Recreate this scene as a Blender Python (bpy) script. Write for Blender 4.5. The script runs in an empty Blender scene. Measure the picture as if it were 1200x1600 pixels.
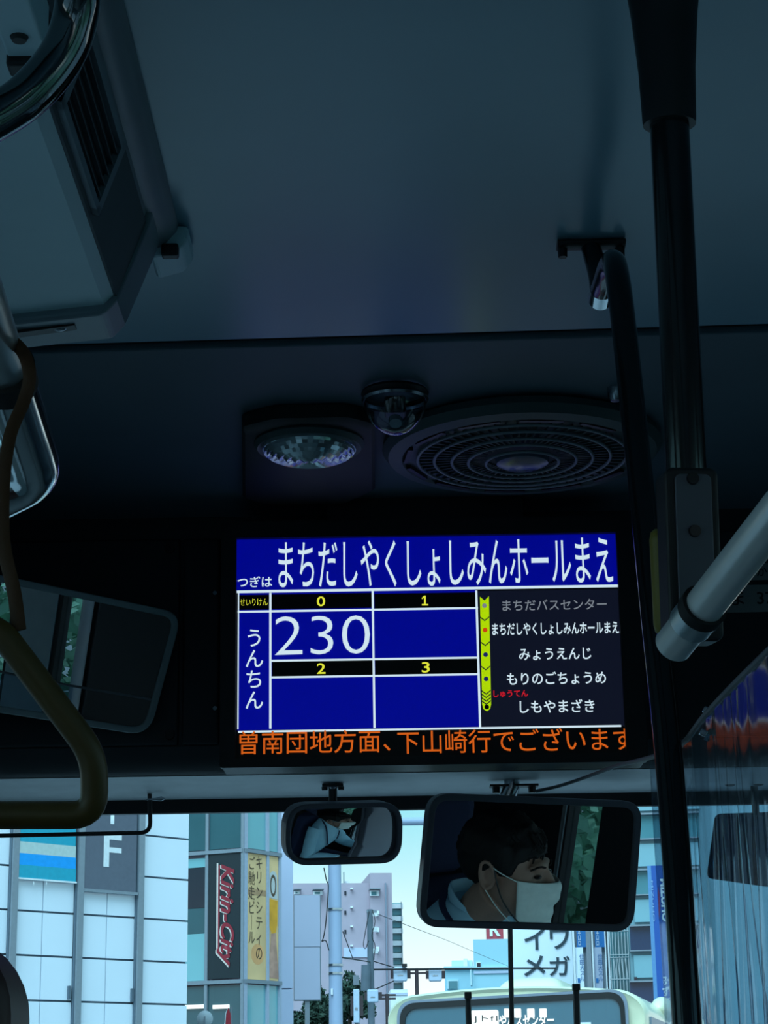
import bpy, bmesh, math, random
from math import sin, cos, tan, pi, radians, sqrt, atan2
from mathutils import Vector, Matrix, noise

random.seed(7)
sc = bpy.context.scene
COL = sc.collection

# ------------------------------------------------------------------ camera
F = 3200.0                       # focal length in pixels of the 1200x1600 frame
PITCH, ROLL = radians(16.2), radians(0.9)
CAM = Vector((0, 0, 1.35))       # seated passenger, bus floor is z = 0
FW = Vector((0, cos(PITCH), sin(PITCH)))
_r0 = Vector((1, 0, 0)); _u0 = _r0.cross(FW)
RT = _r0 * cos(ROLL) - _u0 * sin(ROLL)
UP = _u0 * cos(ROLL) + _r0 * sin(ROLL)
cd = bpy.data.cameras.new('camera'); cam = bpy.data.objects.new('camera', cd); COL.objects.link(cam)
cd.sensor_fit = 'VERTICAL'; cd.sensor_height = 36.0; cd.lens = F / 1600 * 36.0
cd.clip_start = 0.02; cd.clip_end = 2000
m = Matrix((RT, UP, -FW)).transposed().to_4x4(); m.translation = CAM
cam.matrix_world = m
sc.camera = cam

# ------------------------------------------------------------------ sky, sun, exposure
w = bpy.data.worlds.new('overcast_sky'); sc.world = w; w.use_nodes = True
nt = w.node_tree; nt.nodes.clear()
tc = nt.nodes.new('ShaderNodeTexCoord'); sp = nt.nodes.new('ShaderNodeSeparateXYZ')
rp = nt.nodes.new('ShaderNodeValToRGB'); nz = nt.nodes.new('ShaderNodeTexNoise')
mr = nt.nodes.new('ShaderNodeMath'); mr.operation = 'MULTIPLY_ADD'
bg = nt.nodes.new('ShaderNodeBackground'); wo = nt.nodes.new('ShaderNodeOutputWorld')
nt.links.new(tc.outputs['Generated'], sp.inputs[0]); nt.links.new(tc.outputs['Generated'], nz.inputs['Vector'])
nz.inputs['Scale'].default_value = 2.2; nz.inputs['Detail'].default_value = 4
mr.inputs[1].default_value = 0.16
nt.links.new(nz.outputs['Fac'], mr.inputs[0]); nt.links.new(sp.outputs['Z'], mr.inputs[2])
nt.links.new(mr.outputs[0], rp.inputs[0]); nt.links.new(rp.outputs[0], bg.inputs[0]); nt.links.new(bg.outputs[0], wo.inputs[0])
e = rp.color_ramp.elements
e[0].position = 0.10; e[0].color = (1.3, 1.3, 1.3, 1)
e[1].position = 0.20; e[1].color = (0.40, 0.88, 1.0, 1)
e2 = rp.color_ramp.elements.new(0.6); e2.color = (0.40, 0.74, 0.96, 1)
bg.inputs['Strength'].default_value = 1.0
sl = bpy.data.lights.new('hazy_sun', 'SUN'); so = bpy.data.objects.new('hazy_sun', sl); COL.objects.link(so)
sl.energy = 4.2; sl.angle = radians(50); sl.color = (0.58, 0.84, 1.0)
so.rotation_euler = Vector((0.25, 0.75, -1.0)).to_track_quat('-Z', 'Y').to_euler()   # high behind the camera
vs = sc.view_settings
vs.view_transform = 'Standard'; vs.look = 'None'; vs.exposure = 0.0; vs.gamma = 1.0
vs.use_curve_mapping = False
sc.cycles.use_denoising = True
sc.cycles.max_bounces = 7; sc.cycles.diffuse_bounces = 4; sc.cycles.glossy_bounces = 4; sc.cycles.transmission_bounces = 4; sc.cycles.transparent_max_bounces = 14
sc.cycles.use_adaptive_sampling = True; sc.cycles.adaptive_threshold = 0.02
sc.cycles.caustics_reflective = False; sc.cycles.caustics_refractive = False

# ------------------------------------------------------------------ geometry helpers
def ray(px, py):
    return (FW + RT * ((px - 600) / F) + UP * ((800 - py) / F)).normalized()
def at_Y(px, py, Y):
    d = ray(px, py); return CAM + d * (Y / d.y)
def at_Z(px, py, Z):
    d = ray(px, py); return CAM + d * ((Z - CAM.z) / d.z)
def at_t(px, py, t):
    d = ray(px, py); return CAM + d * (t / d.dot(FW))          # t = depth along the view axis
def at_plane(px, py, q, n):
    d = ray(px, py); return CAM + d * ((q - CAM).dot(n) / d.dot(n))

class MB:
    def __init__(s): s.v = []; s.f = []
    def add(s, vs_, fs):
        k = len(s.v); s.v += [Vector(p) for p in vs_]; s.f += [tuple(i + k for i in f) for f in fs]; return s
    def box(s, x0, x1, y0, y1, z0, z1):
        if x0 > x1: x0, x1 = x1, x0
        if y0 > y1: y0, y1 = y1, y0
        if z0 > z1: z0, z1 = z1, z0
        return s.add([(x0,y0,z0),(x1,y0,z0),(x1,y1,z0),(x0,y1,z0),(x0,y0,z1),(x1,y0,z1),(x1,y1,z1),(x0,y1,z1)],
                     [(0,3,2,1),(4,5,6,7),(0,1,5,4),(1,2,6,5),(2,3,7,6),(3,0,4,7)])
    def obox(s, M, sx, sy, sz):
        b = MB().box(-sx/2, sx/2, -sy/2, sy/2, -sz/2, sz/2)
        return s.add([M @ v for v in b.v], b.f)
    def hexa(s, p):      # eight corners, bottom ring then top ring
        return s.add(p, [(0,3,2,1),(4,5,6,7),(0,1,5,4),(1,2,6,5),(2,3,7,6),(3,0,4,7)])
    def prism(s, poly, y0, y1):       # polygon in local x,z extruded along y
        n = len(poly); vs_ = [(x, y0, z) for x, z in poly] + [(x, y1, z) for x, z in poly]
        fs = [tuple(range(n)), tuple(range(2*n-1, n-1, -1))]
        fs += [(i, i + n, (i+1) % n + n, (i+1) % n) for i in range(n)]
        return s.add(vs_, fs)
    def ring(s, outer, inner, y0, y1):   # frame between two outlines with the same point count
        n = len(outer); vs_ = []
        for y in (y0, y1):
            vs_ += [(x, y, z) for x, z in outer] + [(x, y, z) for x, z in inner]
        fs = []
        for i in range(n):
            j = (i + 1) % n
            fs += [(i, j, n+j, n+i), (2*n+i, 3*n+i, 3*n+j, 2*n+j), (i, 2*n+i, 2*n+j, j), (n+i, n+j, 3*n+j, 3*n+i)]
        return s.add(vs_, fs)
    def tube(s, path, r, n=16, caps=True, flat=None):
        path = [Vector(p) for p in path]; N = len(path)
        rs = r if isinstance(r, (list, tuple)) else [r] * N
        t0 = (path[1] - path[0]).normalized()
        a = t0.orthogonal().normalized()
        rings = []
        for i, p in enumerate(path):
            t = (path[min(i+1, N-1)] - path[max(i-1, 0)]).normalized()
            a = (a - t * a.dot(t)).normalized(); b = t.cross(a)
            ri = rs[i]
            ra, rb = ri if isinstance(ri, (list, tuple)) else (ri, ri)
            if flat is not None:
                b = flat - t * flat.dot(t); b.normalize(); a = b.cross(t)
            rings.append([p + a * ra * cos(2*pi*k/n) + b * rb * sin(2*pi*k/n) for k in range(n)])
        vs_ = [v for rg in rings for v in rg]; fs = []
        for i in range(N - 1):
            for k in range(n):
                fs.append((i*n+k, i*n+(k+1) % n, (i+1)*n+(k+1) % n, (i+1)*n+k))
        if caps: fs += [tuple(range(n-1, -1, -1)), tuple(range((N-1)*n, N*n))]
        return s.add(vs_, fs)
    def lathe(s, prof, c=(0,0,0), axis=(0,0,1), n=32, a0=0, a1=2*pi):
        c = Vector(c); ax = Vector(axis).normalized(); u = ax.orthogonal().normalized(); v = ax.cross(u)
        full = abs(a1 - a0 - 2*pi) < 1e-6; cols = n if full else n + 1
        vs_ = []
        for r, h in prof:
            for k in range(cols):
                t = a0 + (a1 - a0) * k / n
                vs_.append(c + ax * h + (u * cos(t) + v * sin(t)) * r)
        fs = []
        for i in range(len(prof) - 1):
            for k in range(n):
                k2 = (k + 1) % cols
                fs.append((i*cols+k, i*cols+k2, (i+1)*cols+k2, (i+1)*cols+k))
        return s.add(vs_, fs)
    def ball(s, c, r, M=None, n=24, mrings=16):
        rx, ry, rz = r if isinstance(r, (list, tuple)) else (r, r, r); vs_ = []
        c = Vector(c)
        for i in range(mrings + 1):
            t = pi * i / mrings
            for k in range(n):
                p = Vector((rx*sin(t)*cos(2*pi*k/n), ry*sin(t)*sin(2*pi*k/n), rz*cos(t)))
                if M is not None: p = M @ p
                vs_.append(c + p)
        fs = [(i*n+k, (i+1)*n+k, (i+1)*n+(k+1) % n, i*n+(k+1) % n) for i in range(mrings) for k in range(n)]
        return s.add(vs_, fs)
    def grid(s, fn, nu, nv):
        vs_ = [fn(i/nu, j/nv) for j in range(nv+1) for i in range(nu+1)]
        fs = [(j*(nu+1)+i, j*(nu+1)+i+1, (j+1)*(nu+1)+i+1, (j+1)*(nu+1)+i) for j in range(nv) for i in range(nu)]
        return s.add(vs_, fs)
    def mesh(s, name):
        me = bpy.data.meshes.new(name); me.from_pydata([tuple(v) for v in s.v], [], s.f)
        bm = bmesh.new(); bm.from_mesh(me)
        bmesh.ops.remove_doubles(bm, verts=bm.verts, dist=1e-7)
        bmesh.ops.recalc_face_normals(bm, faces=bm.faces); bm.to_mesh(me); bm.free()
        me.update(); return me
    def build(s, name, mat, parent=None, smooth=False, bevel=0, world=False, recalc=True):
        if world and parent is not None:
            Mi = rootM(parent).inverted(); s.v = [Mi @ v for v in s.v]
        if recalc: me = s.mesh(name)
        else:
            me = bpy.data.meshes.new(name); me.from_pydata([tuple(v) for v in s.v], [], s.f); me.update()
        return link(name, me, mat, parent, smooth, bevel)

def link(name, me, mat, parent=None, smooth=False, bevel=0):
    me.materials.clear(); me.materials.append(mat)
    if smooth:
        me.polygons.foreach_set('use_smooth', [True] * len(me.polygons))
        me.set_sharp_from_angle(angle=radians(42))
    o = bpy.data.objects.new(name, me); COL.objects.link(o)
    if parent is not None: o.parent = parent
    if bevel:
        b = o.modifiers.new('bevel', 'BEVEL'); b.width = bevel; b.segments = 3; b.limit_method = 'ANGLE'
    return o
def rootM(o):
    while o.parent is not None: o = o.parent
    return o.matrix_basis.copy()
def tag(o, label, cat, group=None, kind=None):
    if label: o['label'] = label
    if cat: o['category'] = cat
    if group: o['group'] = group
    if kind: o['kind'] = kind
    return o
def thing(name, label, cat, loc=(0,0,0), rot=None, group=None, kind=None):
    o = bpy.data.objects.new(name, None); COL.objects.link(o); o.empty_display_size = 0.1
    M = (rot.to_4x4() if rot is not None else Matrix.Identity(4)); M.translation = Vector(loc)
    o.matrix_basis = M
    return tag(o, label, cat, group, kind)
def struct(o): o['kind'] = 'structure'; return o
def axes(x, z=(0,0,1)):     # rotation with local x, z up, y away
    x = Vector(x).normalized(); z = Vector(z); z = (z - x * z.dot(x)).normalized(); y = z.cross(x)
    return Matrix((x, y, z)).transposed()
def copy_tree(o, parent=None):
    c = o.copy(); COL.objects.link(c); c.parent = parent
    for ch in list(o.children): copy_tree(ch, c)
    return c
def bez(pts, n=10):         # smooth Catmull-Rom through points
    P = [Vector(p) for p in pts]; P = [P[0]*2 - P[1]] + P + [P[-1]*2 - P[-2]]; out = []
    for i in range(1, len(P) - 2):
        for k in range(n):
            t = k / n
            out.append(0.5*((2*P[i]) + (P[i+1]-P[i-1])*t + (2*P[i-1]-5*P[i]+4*P[i+1]-P[i+2])*t*t + (3*P[i]-P[i-1]-3*P[i+1]+P[i+2])*t**3))
    out.append(P[-2]); return out
def round_path(pts, rad, n=8):   # polyline with rounded corners
    P = [Vector(p) for p in pts]; out = [P[0]]
    for i in range(1, len(P) - 1):
        a = (P[i-1] - P[i]); b = (P[i+1] - P[i]); r = min(rad, a.length*.49, b.length*.49)
        A = P[i] + a.normalized()*r; B = P[i] + b.normalized()*r
        for k in range(n + 1):
            t = k / n; out.append(A*(1-t)**2 + P[i]*2*t*(1-t) + B*t*t)
    out.append(P[-1]); return out
def rrect(x0, x1, z0, z1, r, n=6):
    out = []
    for cx, cz, a in ((x1-r, z1-r, 0), (x0+r, z1-r, pi/2), (x0+r, z0+r, pi), (x1-r, z0+r, 1.5*pi)):
        for k in range(n + 1):
            t = a + pi/2*k/n; out.append((cx + r*cos(t), cz + r*sin(t)))
    return out
def rpoly(pts, rads, n=6):       # rounded 2-D polygon
    out = []; N = len(pts); P = [Vector(p) for p in pts]
    if not isinstance(rads, (list, tuple)): rads = [rads]*N
    for i in range(N):
        a = (P[i-1] - P[i]); b = (P[(i+1) % N] - P[i]); r = rads[i]
        A = P[i] + a.normalized()*r; B = P[i] + b.normalized()*r
        for k in range(n + 1):
            t = k/n; out.append(A*(1-t)**2 + P[i]*2*t*(1-t) + B*t*t)
    return out

# ------------------------------------------------------------------ materials
MATS = {}
def mat(name, col, rough=0.5, metal=0.0, var=0.06, scale=18, bump=0.0, emis=None, es=0.0, spec=0.5, coat=0.0):
    if name in MATS: return MATS[name]
    M = bpy.data.materials.new(name); M.use_nodes = True; n = M.node_tree; b = n.nodes['Principled BSDF']
    b.inputs['Roughness'].default_value = rough; b.inputs['Metallic'].default_value = metal
    b.inputs['Specular IOR Level'].default_value = spec; b.inputs['Coat Weight'].default_value = coat
    t = n.nodes.new('ShaderNodeTexCoord'); z = n.nodes.new('ShaderNodeTexNoise'); r = n.nodes.new('ShaderNodeValToRGB')
    z.inputs['Scale'].default_value = scale; z.inputs['Detail'].default_value = 4
    n.links.new(t.outputs['Object'], z.inputs['Vector']); n.links.new(z.outputs['Fac'], r.inputs[0])
    c = Vector(col[:3])
    r.color_ramp.elements[0].position = .3; r.color_ramp.elements[1].position = .7
    r.color_ramp.elements[0].color = (*(c*(1-var)), 1); r.color_ramp.elements[1].color = (*(c*(1+var)), 1)
    n.links.new(r.outputs[0], b.inputs['Base Color'])
    if bump:
        bp = n.nodes.new('ShaderNodeBump'); bp.inputs['Strength'].default_value = bump; bp.inputs['Distance'].default_value = .002
        n.links.new(z.outputs['Fac'], bp.inputs['Height']); n.links.new(bp.outputs[0], b.inputs['Normal'])
    if emis is not None:
        b.inputs['Emission Color'].default_value = (*emis, 1); b.inputs['Emission Strength'].default_value = es
    MATS[name] = M; return M
def srgb(r, g, b):
    return tuple(((c/255)/12.92 if c/255 <= .04045 else ((c/255+.055)/1.055)**2.4) for c in (r, g, b))
def glow(name, r, g, b, k=1.0):      # lit pixels of a screen or lamp
    return mat(name, (0.01, 0.01, 0.01), .35, emis=srgb(r, g, b), es=k)
def glass(name, tint, refl=1.0, haze=0.0, hcol=(.8,.9,1), rough=0.0):
    M = bpy.data.materials.new(name); M.use_nodes = True; n = M.node_tree; n.nodes.clear()
    o = n.nodes.new('ShaderNodeOutputMaterial'); t = n.nodes.new('ShaderNodeBsdfTransparent'); g = n.nodes.new('ShaderNodeBsdfGlossy')
    f = n.nodes.new('ShaderNodeLayerWeight'); pw_ = n.nodes.new('ShaderNodeMath'); pw_.operation = 'POWER'; pw_.inputs[1].default_value = 5
    mm = n.nodes.new('ShaderNodeMath'); mm.operation = 'MULTIPLY_ADD'; mm.inputs[1].default_value = .96*refl; mm.inputs[2].default_value = .04*refl
    mm.use_clamp = True
    x = n.nodes.new('ShaderNodeMixShader'); t.inputs[0].default_value = (*tint, 1); g.inputs['Roughness'].default_value = rough
    n.links.new(f.outputs['Facing'], pw_.inputs[0]); n.links.new(pw_.outputs[0], mm.inputs[0]); n.links.new(mm.outputs[0], x.inputs[0]); n.links.new(t.outputs[0], x.inputs[1]); n.links.new(g.outputs[0], x.inputs[2])
    last = x
    if haze:
        d = n.nodes.new('ShaderNodeBsdfDiffuse'); tl = n.nodes.new('ShaderNodeBsdfTranslucent'); a = n.nodes.new('ShaderNodeMixShader')
        d.inputs[0].default_value = (*hcol, 1); tl.inputs[0].default_value = (*hcol, 1); a.inputs[0].default_value = .5
        n.links.new(d.outputs[0], a.inputs[1]); n.links.new(tl.outputs[0], a.inputs[2])
        y = n.nodes.new('ShaderNodeMixShader'); y.inputs[0].default_value = haze
        n.links.new(x.outputs[0], y.inputs[1]); n.links.new(a.outputs[0], y.inputs[2]); last = y
    n.links.new(last.outputs[0], o.inputs[0]); MATS[name] = M; return M

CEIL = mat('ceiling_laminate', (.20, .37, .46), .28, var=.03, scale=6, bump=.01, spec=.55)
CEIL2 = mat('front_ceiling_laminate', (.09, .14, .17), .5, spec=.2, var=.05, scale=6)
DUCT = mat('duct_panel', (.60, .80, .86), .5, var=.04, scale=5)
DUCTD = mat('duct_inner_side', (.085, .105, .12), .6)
TRIM = mat('trim_plastic', (.20, .255, .29), .4)
BLACK = mat('black_plastic', (.012, .012, .014), .45)
BLACKG = mat('black_gloss_tube', (.012, .012, .014), .16, coat=.3)
HEAD = mat('header_panel', (.022, .027, .033), .5)
LIP = mat('header_underside', (.88, .92, .94), .5)
CHROME = mat('chrome', (.62, .66, .70), .06, 1.0, var=.02)
SATIN = mat('satin_steel', (.80, .86, .88), .36, 1.0, var=.02)
CHROME_DKREFL = mat('chrome_dark_reflection', (.16, .18, .19), .07, 1.0, var=.02)  # same chrome, its colour darkened in place of the dark interior it reflects
STEEL = mat('brushed_steel', (.45, .5, .55), .25, 1.0)
MIRROR = mat('mirror_silver', (.86, .88, .88), .0, 1.0, var=0)
MIRROR2 = mat('door_mirror_silver', (.6, .64, .66), .0, 1.0, var=0)
RIM = mat('mirror_rim', (.13, .135, .165), .45)
RIMG = mat('mirror_rim_grey', (.42, .50, .51), .5)
YELLOW = mat('yellow_handle', (.075, .045, .004), .45, bump=.05, scale=60)
BELT = mat('strap_webbing', (.075, .026, .005), .7, bump=.3, scale=200)
FLOORM = mat('floor_vinyl', (.14, .16, .17), .6, bump=.1, scale=80)
WALLM = mat('side_wall_laminate', (.34, .40, .43), .5)
MAROON = mat('maroon_vinyl', (.045, .008, .007), .5, bump=.05, scale=90)
NAVY = mat('navy_upholstery', (.012, .018, .06), .85, bump=.2, scale=140)
WINGL = glass('tinted_window_glass', (.74, .80, .81))
DOORGL = glass('door_dimming_glass', (.5, .55, .56))  # unseen door panes, tinted darker to hold light off the front ceiling
WSGL = glass('windscreen_glass', (.93, .98, .98), .35)
RUBBER = mat('black_rubber', (.01, .01, .011), .7)

# ------------------------------------------------------------------ the bus shell
XL, XR, YB, YF = -0.85, 1.45, -5.0, 4.0
ZC = CAM.z + 1.10                # ceiling
GZ = -0.35                       # street level
def wall_side(name, x0, x1, openings, y0, y1, z0, z1, mat_):
    mb = MB(); ys = sorted({y0, y1, *[o[0] for o in openings], *[o[1] for o in openings]})
    for a, b in zip(ys[:-1], ys[1:]):
        mid = (a + b)/2; cut = [(o[2], o[3]) for o in openings if o[0] < mid < o[1]]
        if not cut: mb.box(x0, x1, a, b, z0, z1)
        else:
            c = cut[0]; mb.box(x0, x1, a, b, z0, c[0]); mb.box(x0, x1, a, b, c[1], z1)
    return struct(mb.build(name, mat_))
pw = [(-4.7, -3.5), (-3.3, -2.1), (-1.9, -0.7), (-0.5, 0.95), (1.17, 2.0)]
ZW0, ZW1 = 0.82, 2.12
opL = [(a, b, ZW0, ZW1) for a, b in pw] + [(2.45, 3.75, 0.05, 1.98)]
SLIT = (2.685, 2.835)
opR = [(a, b, ZW0, ZW1) for a, b in pw] + [(SLIT[0], SLIT[1], 0.9, 1.95), (3.0, 3.9, 0.85, 1.75)]
struct(MB().box(XL-.05, XR+.05, YB, YF+.2, -.06, 0).build('floor', FLOORM))
wall_side('wall_left', XL-.05, XL, opL, YB, YF, 0, ZC, WALLM)
wr_ = wall_side('wall_right', XR, XR+.05, opR, YB, YF, 0, ZC, WALLM)
mb = MB()                                     # black lining round the driver's place
for a, b in ((2.03, SLIT[0]), (SLIT[1], 3.0)): mb.box(XR-.012, XR, a, b, 0, ZC-.02)
mb.box(XR-.012, XR, SLIT[0], SLIT[1], 0, .9).box(XR-.012, XR, SLIT[0], SLIT[1], 1.95, ZC-.02).box(XR-.012, XR, 3.0, 3.95, 0, .85).box(XR-.012, XR, 3.0, 3.95, 1.75, ZC-.02)
mb.build('wall_lining', BLACK, wr_)
mb = MB(); mb.box(XL, XR, YB-.05, YB, 0, 1.0); mb.box(XL, XR, YB-.05, YB, 1.9, ZC)
mb.box(XL, XL+.25, YB-.05, YB, 1.0, 1.9); mb.box(XR-.25, XR, YB-.05, YB, 1.0, 1.9)
struct(mb.build('wall_rear', WALLM))
def window(n, mb_frame, mb_pane):
    r = thing('window_%d' % n, None, None, kind='structure')
    mb_frame.build('window_frame', RUBBER, r); mb_pane.build('pane', WINGL, r)
    return r
wn = 2
for side, x, ops in ((-1, XL, opL), (1, XR, opR)):
    for (a, b, c, d) in ops:
        if side < 0 and a == 2.45: continue
        fr = MB(); t = .008 if a == SLIT[0] else .02; xa, xb = (x-.045, x-.005) if side < 0 else (x+.005, x+.045)
        fr.box(xa, xb, a, a+t, c, d).box(xa, xb, b-t, b, c, d).box(xa, xb, a+t, b-t, c, c+t).box(xa, xb, a+t, b-t, d-t, d)
        if b - a > 1 or a == 3.0: fr.box(xa, xb, (a+b)/2-.012, (a+b)/2+.012, c+t, d-t)
        xm = (xa+xb)/2
        window(wn, fr, MB().box(xm-.003, xm+.003, a+t, b-t, c+t, d-t)); wn += 1
fr = MB(); fr.box(XL+.25, XR-.25, YB-.04, YB-.01, 1.0, 1.02).box(XL+.25, XR-.25, YB-.04, YB-.01, 1.88, 1.9)
window(wn, fr, MB().box(XL+.25, XR-.25, YB-.028, YB-.022, 1.02, 1.88))
# folding entrance door, front left
dr = thing('door_1', None, None, kind='structure')
for a in (2.45, 3.10):
    f = MB(); b = a + .65
    f.box(XL-.04, XL-.01, a, a+.05, .05, 1.98).box(XL-.04, XL-.01, b-.05, b, .05, 1.98).box(XL-.04, XL-.01, a+.05, b-.05, .05, .15).box(XL-.04, XL-.01, a+.05, b-.05, 1.9, 1.98)
    p = f.build('door_leaf', BLACK, dr)
    MB().box(XL-.028, XL-.022, a+.05, b-.05, .15, 1.9).build('pane', DOORGL, p)

# ceiling: rear field, black joint strip, front field sloping very slightly
seamL, seamR = at_Z(50, 545, ZC), at_Z(1190, 512, ZC)
sdir = (seamR - seamL); sdir /= sdir.x
def seam(x): return seamL.y + sdir.y*(x - seamL.x)
mb = MB(); x0, x1 = XL-.05, XR+.05; g = .012
mb.hexa([(x0,YB-.05,ZC),(x1,YB-.05,ZC),(x1,seam(x1)-g,ZC),(x0,seam(x0)-g,ZC),(x0,YB-.05,ZC+.05),(x1,YB-.05,ZC+.05),(x1,seam(x1)-g,ZC+.05),(x0,seam(x0)-g,ZC+.05)])
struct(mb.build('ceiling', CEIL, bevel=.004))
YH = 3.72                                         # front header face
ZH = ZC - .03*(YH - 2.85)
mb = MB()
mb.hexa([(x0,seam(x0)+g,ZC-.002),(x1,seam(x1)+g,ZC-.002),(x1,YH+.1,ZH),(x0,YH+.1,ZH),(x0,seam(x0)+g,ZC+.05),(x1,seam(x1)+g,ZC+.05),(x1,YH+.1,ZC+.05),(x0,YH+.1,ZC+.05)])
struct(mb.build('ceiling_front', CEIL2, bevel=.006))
mb = MB(); mb.hexa([(x0,seam(x0)-g-.01,ZC+.008),(x1,seam(x1)-g-.01,ZC+.008),(x1,seam(x1)+g+.01,ZC+.008),(x0,seam(x0)+g+.01,ZC+.008)] + [(x0,seam(x0)-g-.01,ZC+.045),(x1,seam(x1)-g-.01,ZC+.045),(x1,seam(x1)+g+.01,ZC+.045),(x0,seam(x0)+g+.01,ZC+.045)])
struct(mb.build('trim_1', BLACK))

# front header: vertical fascia above the windscreen with its pale underside
def prof_extrude(mb, prof, xa, xb):     # closed (y,z) profile swept along x
    n = len(prof); mb.add([(xa, y, z) for y, z in prof] + [(xb, y, z) for y, z in prof],
        [tuple(range(n-1, -1, -1)), tuple(range(n, 2*n))] + [(i, (i+1) % n, (i+1) % n + n, i+n) for i in range(n)]); return mb
hz = lambda py, Y: at_Y(600, py, Y).z
zA, zB, zC2 = hz(1162, YH), hz(1208, YH+.05), hz(1243, 4.02)
wf = thing('wall_front', None, None, kind='structure')
prof_extrude(MB(), [(YH, ZH+.06), (YH, zA), (YH+.2, zA), (YH+.2, ZH+.06)], XL, XR).build('fascia', HEAD, wf)
prof_extrude(MB(), [(YH-.004, zA), (YH+.008, zA-.02), (YH+.03, zB+.006), (YH+.055, zB), (YH+.08, zB+.03), (YH+.08, zA)], XL, XR).build('fascia_lower_roll', HEAD, wf, smooth=True)
prof_extrude(MB(), [(YH+.05, zB), (4.03, zC2), (4.03, zC2+.03), (YH+.08, zB+.03)], XL, XR).build('underside', LIP, wf)
ztop = hz(1266, 4.05)
prof_extrude(MB(), [(4.03, zC2+.03), (4.03, zC2), (4.045, ztop), (4.06, ztop), (4.06, zC2+.03)], XL, XR).build('glass_edge_band', BLACK, wf)
for k, (xa, xb, ya, yb) in enumerate(((-60, 281, 830, 1160), (286, 344, 830, 1160), (1015, 1260, 830, 1160))):   # hatch covers
    p, q = at_Y(xa, (ya+yb)/2, YH), at_Y(xb, (ya+yb)/2, YH)
    h = MB().box(p.x, q.x, YH-.008, YH+.004, hz(yb, YH), hz(ya, YH)-.01).build('hatch_cover', HEAD, wf, bevel=.005)
    if k == 0:
        for (sx, sy) in ((265, 857), (265, 1148)):
            c = at_Y(sx, sy, YH-.008); MB().lathe([(0, -.006), (.009, -.006), (.010, 0)], c, (0, 1, 0), 20).build('hatch_lock', BLACK, h, smooth=True)
prof_extrude(MB(), [(4.05, 0), (4.05, .80), (4.25, .80), (4.25, 0)], XL, XR).build('lower_front_panel', HEAD, wf)
# windscreen
ws = thing('window_1', None, None, kind='structure')
MB().hexa([(XL,4.20,.8),(XR,4.20,.8),(XR,4.206,.8),(XL,4.206,.8),(XL,4.048,ztop+.02),(XR,4.048,ztop+.02),(XR,4.054,ztop+.02),(XL,4.054,ztop+.02)]).build('pane', WSGL, ws)
for x in (XL-.05, XR):
    MB().box(x, x+.05, 3.98, 4.25, .0, ZC).build('window_pillar', BLACK, ws)
tag(MB().box(XL, XR, 3.80, 4.045, .0, .82).build('dashboard', mat('dash_grey', (.10, .105, .11), .7), bevel=.03), 'black dashboard shelf below the windscreen', 'dashboard')

# ------------------------------------------------------------------ air duct along the left of the ceiling
dz1, dz2 = ZC - .045, ZC - .155
xa, xb = -.262, -.292; xc = -.326; yd = 2.33
du = thing('air_duct', 'grey overhead air duct with louvre grille at upper left', 'air duct', (xc, 0, dz2))
W = lambda mb, name, m_, smooth=False, bevel=0, par=None: mb.build(name, m_, par or du, smooth=smooth, bevel=bevel, world=True)
prof = [(xb, ZC-.002), (xb-.002, dz1), (xc, dz2+.012), (xc-.012, dz2), (XL+.01, dz2-.05), (XL+.01, ZC-.002)]
def sweepY(mb, prof, y0, y1):
    n = len(prof); mb.add([(x, y0, z) for x, z in prof] + [(x, y1, z) for x, z in prof],
        [tuple(range(n)), tuple(range(2*n-1, n-1, -1))] + [(i, i+n, (i+1) % n+n, (i+1) % n) for i in range(n)]); return mb
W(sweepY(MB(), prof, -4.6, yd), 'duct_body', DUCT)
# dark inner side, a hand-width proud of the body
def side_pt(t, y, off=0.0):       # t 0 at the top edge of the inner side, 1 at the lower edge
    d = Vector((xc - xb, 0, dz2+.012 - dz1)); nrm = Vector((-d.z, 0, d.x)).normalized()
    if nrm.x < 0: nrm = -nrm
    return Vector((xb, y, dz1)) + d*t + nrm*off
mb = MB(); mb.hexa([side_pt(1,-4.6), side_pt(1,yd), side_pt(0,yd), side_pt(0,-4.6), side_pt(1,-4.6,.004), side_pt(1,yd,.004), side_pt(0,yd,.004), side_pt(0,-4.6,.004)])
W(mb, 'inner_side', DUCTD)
# grille: frame and slats
def find_y(px, py, t):            # along-bus position where a pixel meets the inner side at height t
    z = dz1 + (dz2+.012-dz1)*t; return at_Z(px, py, z).y
gy0, gy1 = 1.83, 2.10
gf = MB()
for (ta, tb, ya, yb) in ((.10, .18, gy0, gy1), (.86, .94, gy0, gy1), (.10, .94, gy0, gy0+.018), (.10, .94, gy1-.018, gy1)):
    gf.hexa([side_pt(tb,ya,.004), side_pt(tb,yb,.004), side_pt(ta,yb,.004), side_pt(ta,ya,.004), side_pt(tb,ya,.012), side_pt(tb,yb,.012), side_pt(ta,yb,.012), side_pt(ta,ya,.012)])
gr = W(gf, 'grille_frame', TRIM)
W(MB().hexa([side_pt(.9,gy0+.01,.0042), side_pt(.9,gy1-.01,.0042), side_pt(.12,gy1-.01,.0042), side_pt(.12,gy0+.01,.0042), side_pt(.9,gy0+.01,.005), side_pt(.9,gy1-.01,.005), side_pt(.12,gy1-.01,.005), side_pt(.12,gy0+.01,.005)]), 'grille_well', BLACK, par=gr)
for k in range(5):
    t = .25 + k*.13
    W(MB().hexa([side_pt(t+.02,gy0+.02,.005), side_pt(t+.02,gy1-.02,.005), side_pt(t,gy1-.02,.005), side_pt(t,gy0+.02,.005), side_pt(t+.03,gy0+.02,.011), side_pt(t+.03,gy1-.02,.011), side_pt(t+.01,gy1-.02,.011), side_pt(t+.01,gy0+.02,.011)]), 'grille_slat', DUCTD, par=gr)
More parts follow.
